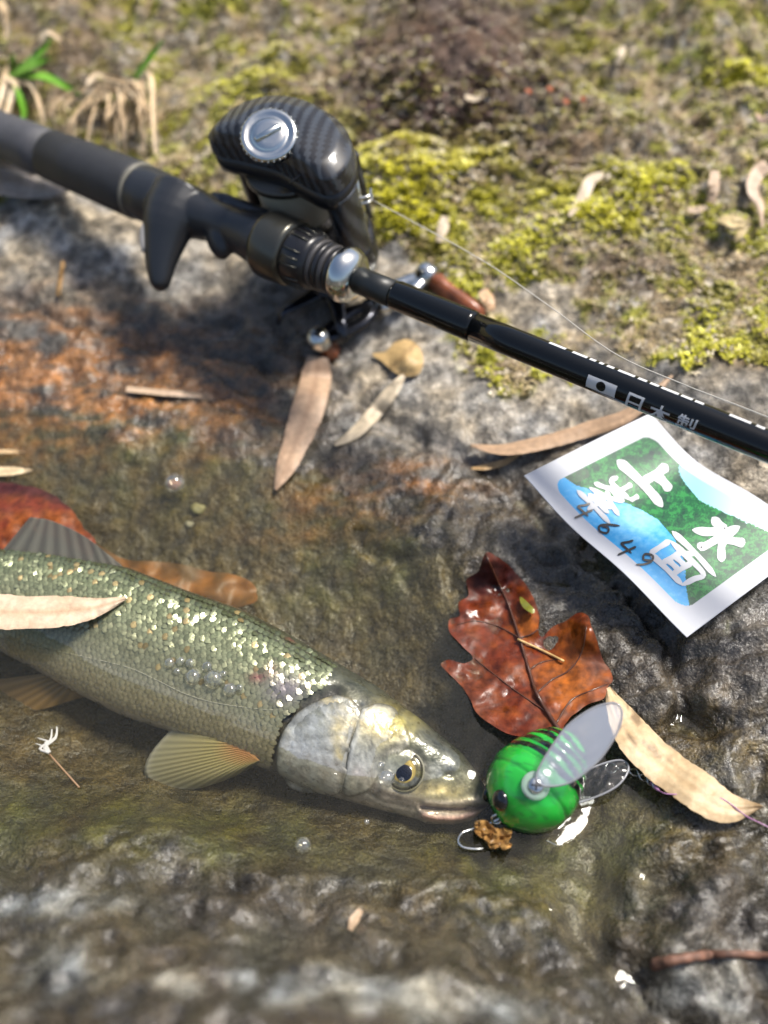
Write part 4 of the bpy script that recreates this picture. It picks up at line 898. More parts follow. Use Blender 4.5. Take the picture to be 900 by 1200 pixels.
# ------------------------------------------------------------------ fishing line from the reel over the rod
g0 = Q(2.75, .75, .3)
LP = [g0] + [atd(*p) for p in ((560, 302, 30.0), (640, 356, 28.6), (720, 414, 27.2), (800, 450, 26.0), (900, 489, 24.6), (1100, 572, 22.0), (1500, 735, 18.5))]
tube('fishing_line', smooth_poly(LP, 60), .016, pmat('line_clear', (.62, .58, .5), rough=.25, coat=.4), n=6, label='thin pale fishing line running from the reel above the rod', cat='fishing line')

# ------------------------------------------------------------------ fish
def make_fish():
    ha = at(0, 704, -.3); hb = at(572, 942, -.3)
    a = nrm((hb - ha) * A3(1, 1, 0)); dh = A3(-a[1], a[0], 0); dh = dh if dh[1] > 0 else -dh
    ro = math.radians(60); n = -math.cos(ro) * dh + math.sin(ro) * A3(0, 0, 1); d = math.sin(ro) * dh + math.cos(ro) * A3(0, 0, 1)
    P0 = at(300, 805, -.35)
    def pl(px, py):
        q = onplane(px, py, P0, n) - P0; return np.stack([q @ a, q @ d], -1)
    def W3(av, w): return P0 + av[..., :1] * a + av[..., 1:2] * d + np.asarray(w)[..., None] * n
    top = pl(*np.array([(0,644),(60,650),(147,664),(222,693),(284,714),(337,742),(393,775),(442,804),(491,841),(541,882),(560,907),(572,930)], float).T)
    bot = pl(*np.array([(0,763),(40,783),(89,811),(147,840),(200,857),(250,876),(307,899),(374,929),(450,950),(490,960),(500,965),(530,966),(552,962),(569,950)], float).T)
    tip = pl(574, 941); x0 = top[0, 0]
    # the tail end lies outside the picture: body narrows to the tail root
    tail = [(-3.0, .94), (-5.5, .66), (-7.2, .47), (-8.3, .47)]
    hmid = (top[0, 1] + bot[0, 1]) / 2; hh = (top[0, 1] - bot[0, 1]) / 2
    ta = np.array([(x0 + q[0], hmid + .05 + hh * q[1]) for q in tail[::-1]]); ba = np.array([(x0 + q[0], hmid + .05 - hh * q[1]) for q in tail[::-1]])
    top = np.vstack([ta, top]); bot = np.vstack([ba, bot]); xe = tip[0]
    st = np.r_[np.linspace(ta[0, 0], xe - 3.2, 190), np.linspace(xe - 3.15, xe - .25, 90), xe - .25 + .25 * np.sin(np.linspace(.05, math.pi / 2, 14))]
    vt = np.interp(st, np.r_[top[:, 0], xe], np.r_[top[:, 1], tip[1] + .02]); vb = np.interp(st, np.r_[bot[:, 0], xe], np.r_[bot[:, 1], tip[1] - .02])
    ks = np.hanning(9); ks /= ks.sum(); sm_ = lambda v: np.r_[v[:4], np.convolve(v, ks, 'valid'), v[-4:]]
    vt, vb = sm_(vt), sm_(vb)
    end = np.clip((xe - st) / .30, 0, 1); end = np.sqrt(np.clip(1 - (1 - end) ** 2, 0, 1))
    c0 = (vt + vb) / 2; h = (vt - vb) / 2 * np.maximum(end, .04)
    wd = np.interp(st, [ta[0, 0], x0, x0 + 5, xe - 4.5, xe - 2.6, xe - 1.2, xe - .3, xe], [.16, .78, 1.1, 1.15, 1.02, .62, .33, .22]) * np.maximum(end, .05)
    NPH = 112; ph = np.r_[np.linspace(0, math.pi, 80), math.pi + np.linspace(0, math.pi, 34)[1:-1]]
    sg = lambda v, p: np.sign(v) * np.abs(v) ** p
    AV = np.stack([np.broadcast_to(st[:, None], (len(st), NPH)), c0[:, None] + h[:, None] * sg(np.cos(ph), .95)[None]], -1)
    Wn = wd[:, None] * sg(np.sin(ph), .9)[None]
    av = AV.reshape(-1, 2); wn = Wn.ravel().copy(); up = wn > 0
    def surf(q, off=.0):
        hx = np.interp(q[:, 0], st, h); tt = np.clip((q[:, 1] - np.interp(q[:, 0], st, c0)) / hx, -1, 1)
        cs = np.sign(tt) * np.abs(tt) ** (1 / .95); return W3(q, np.interp(q[:, 0], st, wd) * np.sqrt(np.maximum(1 - cs ** 2, 0)) ** .9 + off)
    def plS(px, py):
        px = np.atleast_1d(np.asarray(px, float)); py = np.atleast_1d(np.asarray(py, float)); ex = np.zeros(len(px)); ey = np.zeros(len(px))
        for _ in range(8):
            q = pl(px + ex, py + ey); x, y, _d = proj(surf(q)); ex += .8 * (px - x); ey += .8 * (py - y)
            ex = np.clip(ex, -40, 40); ey = np.clip(ey, -40, 40)
        return pl(px + ex, py + ey)
    PXL = lambda pts, m=24: smooth_poly(plS(*np.array(pts, float).T), m)
    k = 1 / 43.0
    AA = nrm(pl(572, 942) - pl(0, 704)); ANG = math.radians(22)
    def G(px, py, rx, ry):
        q = (av - plS(px, py)[0]) / k; x = q[:, 0] * math.cos(ANG) + q[:, 1] * math.sin(ANG); y = -q[:, 0] * math.sin(ANG) + q[:, 1] * math.cos(ANG)
        return np.exp(-(x / rx) ** 2 - (y / ry) ** 2)
    def line(pts, wpx): return np.exp(-(segdist(av, PXL(pts))[0] / (wpx * k)) ** 2)
    OPER = [(390,820),(352,838),(334,860),(326,885),(334,912),(360,926),(395,930),(405,905),(408,880),(416,850),(420,830)]
    PRE = [(421,830),(445,826),(470,842),(480,870),(470,880),(446,890),(440,915),(420,930),(402,930),(404,900),(410,868)]
    op = inpoly(av, PXL(OPER, 60)).astype(float); pr_ = inpoly(av, PXL(PRE, 60)).astype(float)
    gapl = line([(392,812),(360,824),(332,846),(319,872),(317,895),(326,916)], 8); preline = line([(420,828),(410,866),(404,900),(402,932)], 3.5)
    mouth = line([(494,946),(515,948),(540,949),(569,945)], 2.4)
    lipL = line([(497,956),(515,960),(540,959),(560,953)], 5); lipU = line([(500,941),(525,942),(550,940),(569,937)], 4)
    rel = up * (.11 * op + .05 * pr_ - .16 * gapl - .08 * preline - .16 * mouth + .14 * lipL + .06 * lipU - .08 * G(526, 907, 6, 4) + .06 * line([(448,925),(480,934),(520,932)], 5) + .03 * line([(340,905),(365,880),(400,868)], 3) - .03 * line([(425,925),(450,940),(485,948)], 3) - .05 * line([(447,886),(460,878),(482,880),(495,893)], 4)
          + .03 * line([(470,850),(500,872),(530,895)], 9) + .02 * fbm(av[:, 0] * 3, av[:, 1] * 3, 3, 701) * sstep(xe - 6, xe - 5, av[:, 0]) * .6)
    wn = wn + rel
    V = W3(av, wn)
    # colours: dark olive back, grey green flank, pale belly; silver and gold head
    t = ((av[:, 1] - np.repeat(c0, NPH)) / np.maximum(np.repeat(h, NPH), .02))
    def ramp(t, xs, cs): return np.stack([np.interp(t, xs, [c[i] for c in cs]) for i in range(3)], -1)
    c = ramp(t, [-1, -.75, -.45, -.15, .2, .6, 1], [(.52,.47,.40),(.47,.42,.34),(.36,.33,.23),(.26,.25,.155),(.18,.18,.105),(.095,.10,.055),(.045,.048,.026)])
    nz = fbm(av[:, 0] * 1.4, av[:, 1] * 1.4, 4, 711); nf = fbm(av[:, 0] * 5, av[:, 1] * 5, 3, 721)
    head = sstep(pl(352, 870)[0] - .15, pl(352, 870)[0] + .2, av[:, 0])
    hc_ = ramp(t, [-1, -.6, -.3, .1, .5, 1], [(.50,.44,.39),(.46,.42,.37),(.36,.36,.32),(.22,.225,.165),(.095,.10,.065),(.05,.054,.036)])
    c = mixc(c, A3(0, 0, 0), 0 * head); c = c * (1 - head[:, None]) + hc_ * head[:, None]
    cq = av - plS(424, 852)[0]; stri = .5 + .5 * np.sin(np.arctan2(cq[:, 1], cq[:, 0]) * 26 + 3 * nf); c = mixc(c, A3(.52, .54, .53), op * np.clip(.62 + .5 * nz - .35 * stri, 0, 1) * up); c = mixc(c, A3(.46, .44, .36), pr_ * np.clip(.5 + .5 * nz, 0, 1) * up)
    for args, cc, m in [((446,850,26,20),(.62,.48,.12),.75), ((470,846,22,10),(.42,.36,.08),.6), ((425,845,12,16),(.60,.47,.16),.6), ((400,855,12,30),(.62,.50,.25),.45), ((505,926,26,9),(.66,.52,.22),.7), ((530,932,14,6),(.62,.50,.24),.5),
                        ((425,826,12,7),(.05,.065,.08),.75), ((318,866,12,16),(.07,.065,.05),.8), ((345,842,20,9),(.06,.06,.05),.7), ((300,880,20,10),(.50,.30,.22),.5), ((520,905,18,10),(.44,.46,.47),.3), ((560,938,10,10),(.50,.46,.40),.5)]:
        c = mixc(c, cc, np.clip(G(*args) * (m + .25 * nf), 0, 1) * up)
    c = mixc(c, (.58, .34, .30), np.clip(lipL * .95 + lipU * .25, 0, 1) * up); c = mixc(c, (.22, .13, .11), mouth * .8 * up)
    c = mixc(c, (.06, .055, .045), np.clip(gapl * .9, 0, 1) * up); c = mixc(c, (.13, .125, .10), preline * .75 * up); c = mixc(c, (.55, .56, .52), line([(426,832),(416,868),(410,900),(409,925)], 3) * .5 * up); c = mixc(c, (.12, .11, .08), line([(446,888),(458,878),(480,878),(497,892),(500,915),(490,930),(462,932)], 4) * .55 * up); c = mixc(c, (.50, .42, .22), line([(400,845),(397,870),(401,890)], 5) * np.clip(.5 + nf, 0, 1) * up)  # gill gap: dark membrane with the shadow behind the cover painted in
    c = mixc(c, (.10, .105, .09), line([(470,836),(505,862),(540,893),(562,922)], 6) * .45 * up); c = mixc(c, (.06, .055, .05), G(526, 907, 4, 3) * .8)
    c = mixc(c, (.50, .40, .38), np.clip(line([(420,905),(450,930),(495,944)], 7) * .5, 0, 1) * up)
    c *= (1 + .20 * nz + .16 * nf)[:, None]
    f = thing('fish', A3(*P0[:2], -2.0), 'olive and silver fish lying in the shallow pool, head towards the lure', 'fish')
    Fc = [tuple(q) for q in gridf(len(st), NPH, True)] + [tuple(range(NPH)), tuple(range((len(st) - 1) * NPH, len(st) * NPH))[::-1]]
    M_SKIN = pmat('fish_skin', rough=.3, attr='Col', metal=.25, coat=.6, var=(700, .22), bump=[(260, .018, 3), (1200, .010, 2)], rvar=(350, .22, .5))
    body = mesh('body', V, Fc, M_SKIN, f, col=c)
    bm = body.data; cen = V.mean(0)
    # ---- scales in staggered rows over the upper flank
    stepA, stepV = .168, .185; Vs = []; Cs = []; Fs = []
    tri = V.reshape(len(st), NPH, 3)
    A_lim = pl(372, 820)[0]
    rows = np.arange(-.86, .99, .072)
    hmax = h.max()
    tmpl = []
    for q in np.linspace(0, 2 * math.pi, 10, endpoint=False): tmpl.append((math.cos(q), math.sin(q)))
    HEADP = PXL([(402,780),(376,806),(350,826),(330,848),(322,870),(319,892),(326,915),(345,938),(600,1010),(620,850),(440,770)], 60)
    for j, tv in enumerate(rows):
        phi = math.acos(np.clip(sgp(tv), -1, 1))
        for i, aa in enumerate(np.arange(ta[0, 0] + .5, A_lim + 1.2, stepA)):
            ax = aa + (j % 2) * stepA / 2 + .02 * math.sin(i * 7.1 + j * 3.3)
            hx = np.interp(ax, st, h); cx_ = np.interp(ax, st, c0); wx = np.interp(ax, st, wd)
            if inpoly(np.array([[ax, cx_ + hx * tv]]), HEADP)[0]: continue
            th = phi; sn, cs = math.sin(th), math.cos(th)
            w_ = wx * abs(sn) ** .9; p = W3(np.array([ax, cx_ + hx * math.copysign(abs(cs) ** .95, cs)]), w_)
            nrmv = nrm(d * cs * wx + n * sn * hx); tv_ = np.cross(nrmv, a); tv_ = tv_ if tv_ @ d > 0 else -tv_
            k2 = .55 + .45 * hx / hmax
            g_ = float(sstep(-.55, .1, tv)); lift = .004 + .014 * rng.random() - .004 * (1 - g_); tilt = .13 + .05 * g_ + (.02 + .08 * g_) * rng.standard_normal(); roll = (.03 + .11 * g_) * rng.standard_normal()
            tcol = ramp(np.array([tv]), [-1, -.6, -.3, 0, .3, .65, 1], [(.50,.46,.38),(.38,.35,.27),(.26,.255,.175),(.22,.225,.145),(.23,.25,.16),(.16,.185,.11),(.07,.085,.05)])[0]
            rr = rng.random(); tcol = tcol * (1 + (rr - .5) * (.10 + .3 * g_))
            if rng.random() < .05 and tv > -.2: tcol = A3(.30, .24, .12) * (.7 + .5 * rr)
            P_x = 0
            b0 = len(Vs)
            Vs.append(p + nrmv * (lift + .006)); Cs.append(tcol * 1.15)
            for cx2, sy2 in tmpl:
                o = a * cx2 * .112 * k2 + tv_ * sy2 * .098 * k2 * (1.15 if cx2 < 0 else .9)
                z = lift + (-cx2) * tilt * .12 + sy2 * roll * .1 - .004
                Vs.append(p + o + nrmv * z); Cs.append(tcol * (.72 if cx2 < -.6 else .95))
            for q in range(10): Fs.append((b0, b0 + 1 + q, b0 + 1 + (q + 1) % 10))
    Vs = np.array(Vs); Cs = np.array(Cs) * A3(1.14, 1.11, .98)
    sp_ = np.c_[Vs]; pxs, pys, _ = proj(sp_)
    red = np.exp(-(((pxs - 302) / 10) ** 2 + ((pys - 794) / 6) ** 2)) + np.exp(-(((pxs - 345) / 9) ** 2 + ((pys - 748) / 4) ** 2)) + .5 * np.exp(-(((pxs - 318) / 8) ** 2 + ((pys - 785) / 8) ** 2))
    Cs = mixc(Cs, (.25, .04, .05), np.clip(red, 0, 1) * .7); vio = np.exp(-(((pxs - 335) / 26) ** 2 + ((pys - 808) / 18) ** 2)); Cs = mixc(Cs, (.24, .20, .235), np.clip(vio, 0, 1) * .75)
    Fs = np.array(Fs)
    mesh('scales', Vs, Fs, pmat('fish_scale', rough=.25, attr='Col', metal=.4, coat=.35, rvar=(700, .16, .36), bump=[(1500, .006, 2)]), f, col=Cs, kind='stuff')
    # ---- lateral line
    lat = PXL([(-20,742),(40,757),(100,770),(150,782),(186,798),(217,813),(250,823),(294,830),(321,832)], 50)
    tube('lateral_line', surf(lat, .016), .009, pmat('line_pale', (.36, .345, .25), rough=.45), f, n=6)
    # ---- gill cover and cheek plate: thin curved bony plates over the skin
    avu, cu = av[up], c[up]
    def bony(name, poly, off, rimoff):
        ol = PXL(poly, 90); res = .07
        q = np.array([(x, y) for y in np.arange(ol[:, 1].min(), ol[:, 1].max(), res) for x in np.arange(ol[:, 0].min(), ol[:, 0].max(), res)]); q = q[inpoly(q, ol)]
        dd, _ = segdist(q, np.vstack([ol, ol[:1]])); q = q[dd > res * .5]; pts = np.vstack([ol, q])
        r = delaunay_2d_cdt([Vector(p) for p in pts], [(i, (i + 1) % 90) for i in range(90)], [list(range(90))], 1, 1e-5)
        P = np.array([v[:] for v in r[0]]); dd, _ = segdist(P, np.vstack([ol, ol[:1]]))
        front = sstep(0, .9, (P[:, 0] - P[:, 0].min()))                       # the plate rises towards its free rear edge
        cq_ = P - plS(424, 852)[0]; sa_ = np.sin(np.arctan2(cq_[:, 1], cq_[:, 0]) * 30 + 2 * pn(P[:, 0] * 2, P[:, 1] * 2, 3))
        o_ = rimoff + off * (1 - .75 * front) * sstep(0, .10, dd) + .006 * sa_ * sstep(.05, .3, dd) + .012 * fbm(P[:, 0] * 3, P[:, 1] * 3, 3, 733)
        V_ = surf(P, 0) + o_[:, None] * n
        ci = np.array([cu[((avu - p) ** 2).sum(1).argmin()] for p in P]); ci = mixc(ci, (.50, .51, .48), .35 * np.ones(len(P))); ci *= (1 - .16 * sa_ + .3 * fbm(P[:, 0] * 2.5, P[:, 1] * 2.5, 3, 741))[:, None]
        ci = mixc(ci, (.13, .12, .09), .55 * np.exp(-dd / .035)); ci = mixc(ci, (.60, .46, .16), np.clip(.9 * fbm(P[:, 0] * 1.6 + 5, P[:, 1] * 1.6, 3, 751) - .1, 0, .6) * sstep(-.1, .5, P[:, 1] - np.median(P[:, 1])))
        o = mesh(name, V_, orient_up(V_, [tuple(x) for x in r[2]]), M_SKIN, f, col=ci); md = o.modifiers.new('thickness', 'SOLIDIFY'); md.thickness = .035 * U; md.offset = -1
    bony('gill_cover', [(394,814),(370,822),(348,836),(332,856),(324,882),(328,908),(342,924),(372,930),(398,930),(406,905),(409,880),(416,852),(424,834),(412,818)], .10, .035)
    bony('cheek_plate', [(424,830),(446,824),(466,834),(462,862),(446,876),(436,900),(436,922),(420,932),(404,931),(405,905),(410,872)], .04, .05)
    # ---- eye
    ec = plS(473, 903)[0]; e3 = surf(ec[None], .0)[0]; en = nrm(n + .12 * d)
    ea = nrm(a - (a @ en) * en); ed = np.cross(en, ea); ed = ed if ed @ d > 0 else -ed
    def eyedome(name, c, r, hh, cf, mat, parent, nr=14):
        th = np.linspace(0, math.pi / 2, nr); an = np.linspace(0, 2 * math.pi, 40, endpoint=False); V = []; CC = []
        for q in th:
            for g in an:
                V.append(c + (ea * math.cos(g) + ed * math.sin(g)) * r * math.cos(q) + en * hh * math.sin(q)); CC.append(cf(math.cos(q), g))
        Fc = [tuple(x) for x in gridf(nr, 40, True)]; return mesh(name, V, Fc, mat, parent, col=CC)
    def iris(rad, g):
        c = A3(.17, .15, .055) if math.sin(g) > -.1 else A3(.30, .29, .22)
        c = c * (.65 + .5 * math.sin(9 * g) * .3 + .25 * math.sin(g * 4 + 1))
        if rad < .58: c = A3(.55, .40, .10)
        if rad > .88: c = c * .35
        return c
    eR = .50
    eye = eyedome('eye', e3 - en * .10, eR, .13, iris, pmat('iris', rough=.2, attr='Col', metal=.4, coat=.5, var=(1500, .3)), f)
    tube('eye_rim', [e3 - en * .10 + (ea * math.cos(g) + ed * math.sin(g)) * .505 for g in np.linspace(0, 2 * math.pi, 40)], .03, pmat('eyelid', (.20, .19, .13), rough=.4), eye, n=8, cap=False)
    pc = e3 - en * .0 + ea * .03 - ed * .05
    eyedome('pupil', pc, .24, .05, lambda r_, g: A3(.004, .004, .006) if r_ < .93 else A3(.6, .45, .12), pmat('pupil', rough=.03, attr='Col', coat=1), eye)
    eyedome('cornea', e3 - en * .12, .50, .24, lambda r_, g: A3(1, 1, 1), clearmat('cornea', (.96, .96, .95), 1.36, .0), eye)
    # ---- fins
    def fin(name, base, edge, lift, nray, cf, hook=None, tr=.35, sub=5, bend=0):
        """fan between a base line and an outer edge line (pixels on the fish plane); corrugated by its rays"""
        m = nray * sub; B_ = smooth_poly(pl(*np.array(base, float).T), m); E_ = smooth_poly(pl(*np.array(edge, float).T), m); nn2 = 26
        V = []; CC = []
        for i in range(nn2):
            q = i / (nn2 - 1)
            for j in range(m):
                p = B_[j] * (1 - q) + E_[j] * q; ra = math.cos(j / sub * 2 * math.pi)
                V.append(W3(p, np.array(lift[0] * (1 - q) + lift[1] * q + .014 * ra * (1 - .6 * q) + bend * math.sin(q * math.pi) + .05 * math.sin(j / m * 7) * q))); CC.append(cf(q, j / m, ra))
        o = mesh(name, V, orient_up(np.array(V), [tuple(x) for x in gridf(nn2, m)]), pmat(name + '_membrane', rough=.3, attr='Col', coat=.4, trans=(tr, (.85, .83, .72))), f, col=CC)
        md = o.modifiers.new('thickness', 'SOLIDIFY'); md.thickness = .012 * U
        return o
    def pcf(q, s, ra):
        c = A3(.42, .34, .11) * (.90 + .10 * ra) + A3(.04, .04, .02)
        c = c * (1 - q) + A3(.40, .38, .26) * q * (.85 + .15 * ra); c = mixc(c[None], (.52, .50, .44), np.array([sstep(.9, 1, q) * .7 + .6 * sstep(.94, 1, s)]))[0]
        return mixc(c[None], (.58, .20, .10), np.array([sstep(.35, 0, q) * (.9 - .5 * s)]))[0]
    fin('pectoral_fin', [(285,864),(298,874),(308,884),(314,890)], [(250,836),(222,842),(194,868),(178,890),(175,908),(190,920),(226,925),(268,914),(310,894)], (.72, .30), 21, pcf, tr=.25, bend=.12)
    def dcf(q, s, ra): return A3(.115, .115, .085) * (.8 + .35 * ra) * (1 - .25 * q) + A3(.05, .045, .04)
    fin('dorsal_fin', [(149,668),(110,663),(60,655),(0,650)], [(140,660),(100,629),(60,610),(36,606)], (.05, .0), 9, dcf, tr=.28)
    fin('pelvic_fin', [(92,811),(70,801),(50,790)], [(98,815),(40,832),(-20,835),(-40,800)], (.0, -.25), 8, lambda q, s, ra: A3(.40, .25, .10) * (.8 + .2 * ra), tr=.35)
    tt = ta[0]; bb = ba[0]
    def finl(name, B_, E_, nray, cf):
        B_, E_ = smooth_poly(B_, nray * 5), smooth_poly(E_, nray * 5); V = []; CC = []
        for i in range(16):
            q = i / 15
            for j in range(nray * 5): V.append(W3(B_[j] * (1 - q) + E_[j] * q, np.array(.02 * math.cos(j / 5 * 2 * math.pi)))); CC.append(cf(q, 0, math.cos(j / 5 * 2 * math.pi)))
        o = mesh(name, V, [tuple(x) for x in gridf(16, nray * 5)], pmat(name + '_membrane', rough=.3, attr='Col', trans=(.25, (.85, .83, .72))), f, col=CC); md = o.modifiers.new('thickness', 'SOLIDIFY'); md.thickness = .012 * U
    finl('caudal_fin', [tt + (.1, 0), (tt + bb) / 2 + (.05, 0), bb + (.1, 0)], [tt + (-3.2, 1.5), (tt + bb) / 2 + (-1.7, 0), bb + (-3.2, -1.5)], 14, dcf)
    finl('anal_fin', [(x0 - 3.0, hmid - hh * .9), (x0 - 5.0, hmid - hh * .66)], [(x0 - 3.9, hmid - hh * 1.75), (x0 - 5.7, hmid - hh * 1.1)], 8, lambda q, s, ra: A3(.38, .24, .11) * (.8 + .2 * ra))
    return surf, plS
sgp = lambda t: math.copysign(abs(t) ** (1 / .95), t)
f_surf, f_plS = make_fish()

# ------------------------------------------------------------------ lure
def make_lure():
    c = at(626, 918, .42)
    T = nrm(A3(.66, .74, .10)); Up = A3(-.38, .10, .92); Up = nrm(Up - (Up @ T) * T); Sd = np.cross(T, Up)
    lure = thing('fishing_lure', c - A3(0, 0, 1.1), 'green beetle shaped lure with black stripes and a raised clear wing', 'fishing lure')
    m, n = 72, 56; t = np.linspace(0, 1, m); Lb = 2.95
    r = np.interp(t, [0, .02, .06, .14, .26, .42, .58, .74, .88, .96, 1], [.04, .30, .55, .85, 1.10, 1.20, 1.13, .95, .70, .46, .10])
    r = np.convolve(np.pad(r, 3, 'edge'), np.ones(7) / 7, 'valid'); r[0] = .03; r[-1] = .05
    s = (t - .44) * Lb
    gro = np.zeros(m)
    for q in (.36, .52, .62, .71, .79, .87): gro -= .05 * np.exp(-((t - q) / .008) ** 2)
    an = np.linspace(0, 2 * math.pi, n, endpoint=False)
    V = c + s[:, None, None] * T + (r + gro)[:, None, None] * (1.0 * np.cos(an)[None, :, None] * Up * .94 + np.sin(an)[None, :, None] * Sd)
    V = V.reshape(-1, 3); tt = np.repeat(t, n); aa = np.tile(an, m)
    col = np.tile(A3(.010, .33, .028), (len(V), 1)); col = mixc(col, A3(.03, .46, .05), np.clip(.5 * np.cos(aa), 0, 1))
    side = np.abs((aa + math.pi) % (2 * math.pi) - math.pi)
    for k_i, q in enumerate((.57, .67, .77, .86)):
        band = (np.abs(tt - q - .012 * np.cos(aa * 3) + .01 * np.sin(aa * 5 + q * 40)) < .032) & (side < 2.3)
        col[band] = A3(.004, .006, .006)
    col = mixc(col, A3(.01, .06, .02), np.exp(-((tt - .36) / .008) ** 2) * .8)
    col *= (1 + .25 * fbm(tt * 6, aa * 1.2, 3, 801))[:, None]; col = mixc(col, A3(.02, .16, .03), sstep(.35, .6, fbm(tt * 22, aa * 3, 3, 811)) * .6)
    M_L = pmat('lure_paint', rough=.16, attr='Col', coat=.8, bump=[(120, .01, 2)])
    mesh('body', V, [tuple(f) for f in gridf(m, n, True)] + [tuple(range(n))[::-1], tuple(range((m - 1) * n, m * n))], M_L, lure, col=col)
    nv = V - (c + np.repeat(s, n)[:, None] * T)
    def pick(px, py):
        x, y, dd = proj(V); face = ((CAM - V) * nv).sum(1) > 0; e = (x - px) ** 2 + (y - py) ** 2 + np.where(face, 0, 1e6); i = e.argmin()
        rr = (r + gro); g = np.gradient(rr, s); nn_v = nrm(nrm(nv[i]) - T * g[i // n] * .8); return V[i], nn_v
    M_EYE = pmat('lure_eye', (.003, .003, .003), rough=.05, coat=1)
    p, q = pick(585, 938); e1 = nrm(np.cross(q, T)); e2 = np.cross(q, e1)
    dome('eye', p, e1, e2, q, .24, .27, .14, M_EYE, lure)
    p2 = c + s[9] * T + r[9] * (-.55 * Up + .0 * Sd) - Sd * .55; dome('eye', c + s[10] * T - Sd * .78 * 1 + Up * .05, T, Up, -Sd, .2, .22, .12, M_EYE, lure)
    # hinge plate, screw and wing
    p, q = pick(628, 921); e1 = nrm(T - (T @ q) * q); e2 = np.cross(q, e1)
    M_PL = pmat('clear_plastic', (.45, .55, .50), rough=.15, trans=(.45, (.9, 1, .95)), coat=.5)
    plate_ = disc('hinge_plate', p, e1, e2, q, [(.33, -.06), (.35, .04), (.33, .08), (.27, .10)], M_PL, lure, n=30)
    scr = disc('screw', p, e1, e2, q, [(.19, .05), (.20, .12), (.18, .16), (.09, .18)], M_SIL, lure, n=26)
    M_SLOT = pmat('screw_slot', (.02, .02, .02), rough=.5)
    for g in (.6, .6 + math.pi / 2):
        dd = e1 * math.cos(g) + e2 * math.sin(g); ee = np.cross(q, dd); loft('slot', [p + q * .175 + dd * h for h in (-.11, .11)], ee, q, .026, .012, M_SLOT, scr, n=6)
    hp = p + q * .1
    wn_ = nrm(A3(-.18, -.42, .89))
    M_WING = clearmat('wing_plastic', (.93, .94, .95), 1.75, .34, (.66, .71, .82), bump=[(70, .05, 2), (400, .01, 2)], rough=.08)  # frosted plastic; the film's bluish white colour paints in a reflection
    M_RIM = pmat('wing_rim', (.34, .34, .36), rough=.15, coat=.6, trans=(.3, (.9, .9, .9)))
    def wing(outline, p0, nrm_, name, mw=None):
        ol = smooth_poly(outline, 80, True)
        q = np.array([(x, y) for y in np.arange(ol[:, 1].min(), ol[:, 1].max(), 4) for x in np.arange(ol[:, 0].min(), ol[:, 0].max(), 4)]); q = q[inpoly(q, ol)]; dd, _ = segdist(q, np.vstack([ol, ol[:1]])); q = q[dd > 2]
        pts = np.vstack([ol, q]); rr = delaunay_2d_cdt([Vector(x) for x in pts], [(i, (i + 1) % 80) for i in range(80)], [list(range(80))], 1, 1e-4)
        P = np.array([v[:] for v in rr[0]]); W = onplane(P[:, 0], P[:, 1], p0, nrm_)
        ctr = onplane(*ol.mean(0), p0, nrm_); dist = np.linalg.norm(W - ctr, axis=1); W = W + nrm_ * (.16 - .05 * dist ** 2)[:, None]
        root = np.linalg.norm(W - p0, axis=1); ang = np.arctan2((W - p0) @ e2, (W - p0) @ e1); W = W + nrm_ * (.02 * np.sin(ang * 34) * np.exp(-(root / 1.4) ** 2))[:, None]
        o = mesh(name, W, orient_up(W, [tuple(x) for x in rr[2]]), mw or M_WING, lure)
        edge = onplane(ol[:, 0], ol[:, 1], p0, nrm_); dist = np.linalg.norm(edge - ctr, axis=1); edge = edge + nrm_ * (.16 - .05 * dist ** 2)[:, None]
        tube('wing_rim', np.vstack([edge, edge[:1]]), .028, M_RIM, o, n=6, cap=False)
        return o
    wing(cr([(385,590),(405,535),(450,460),(530,355),(640,277),(735,250),(772,275),(776,320),(755,385),(690,490),(610,568),(530,618),(440,632),(400,618)], 3.913, 530, 760), hp, wn_, 'wing')
    wing([(657,930),(676,912),(704,898),(728,893),(736,903),(724,922),(698,936),(668,943)], at(690, 915, .22), nrm(A3(-.10, -.1, 1)), 'wing', clearmat('wet_wing', (.36, .38, .38), 1.5, .05, (.3, .33, .36), bump=[(25, .08, 1)], rough=.05))
    # tail eye, split ring and hooks
    hk = smooth_poly([at(588, 958, .15), at(572, 966, .05), at(556, 971, .0), at(542, 976, .02), at(537, 986, .08), at(543, 993, .1), at(558, 995, .1), at(567, 994, .12)], 40)
    tube('hook', hk, np.r_[np.full(34, .034), np.linspace(.034, .006, 6)], M_SIL, lure, n=8)
    tube('hook_link', [at(582, 960, .2) + (A3(1, 0, 0) * math.cos(g) + A3(0, .5, .86) * math.sin(g)) * .13 for g in np.linspace(0, 2 * math.pi, 20)], .03, M_SIL, lure, n=7, cap=False)
    hk2 = smooth_poly([at(652, 960, -.1), at(664, 975, -.4), at(655, 990, -.6), at(640, 985, -.45)], 20); tube('hook', hk2, .03, M_SIL, lure, n=7)
make_lure()
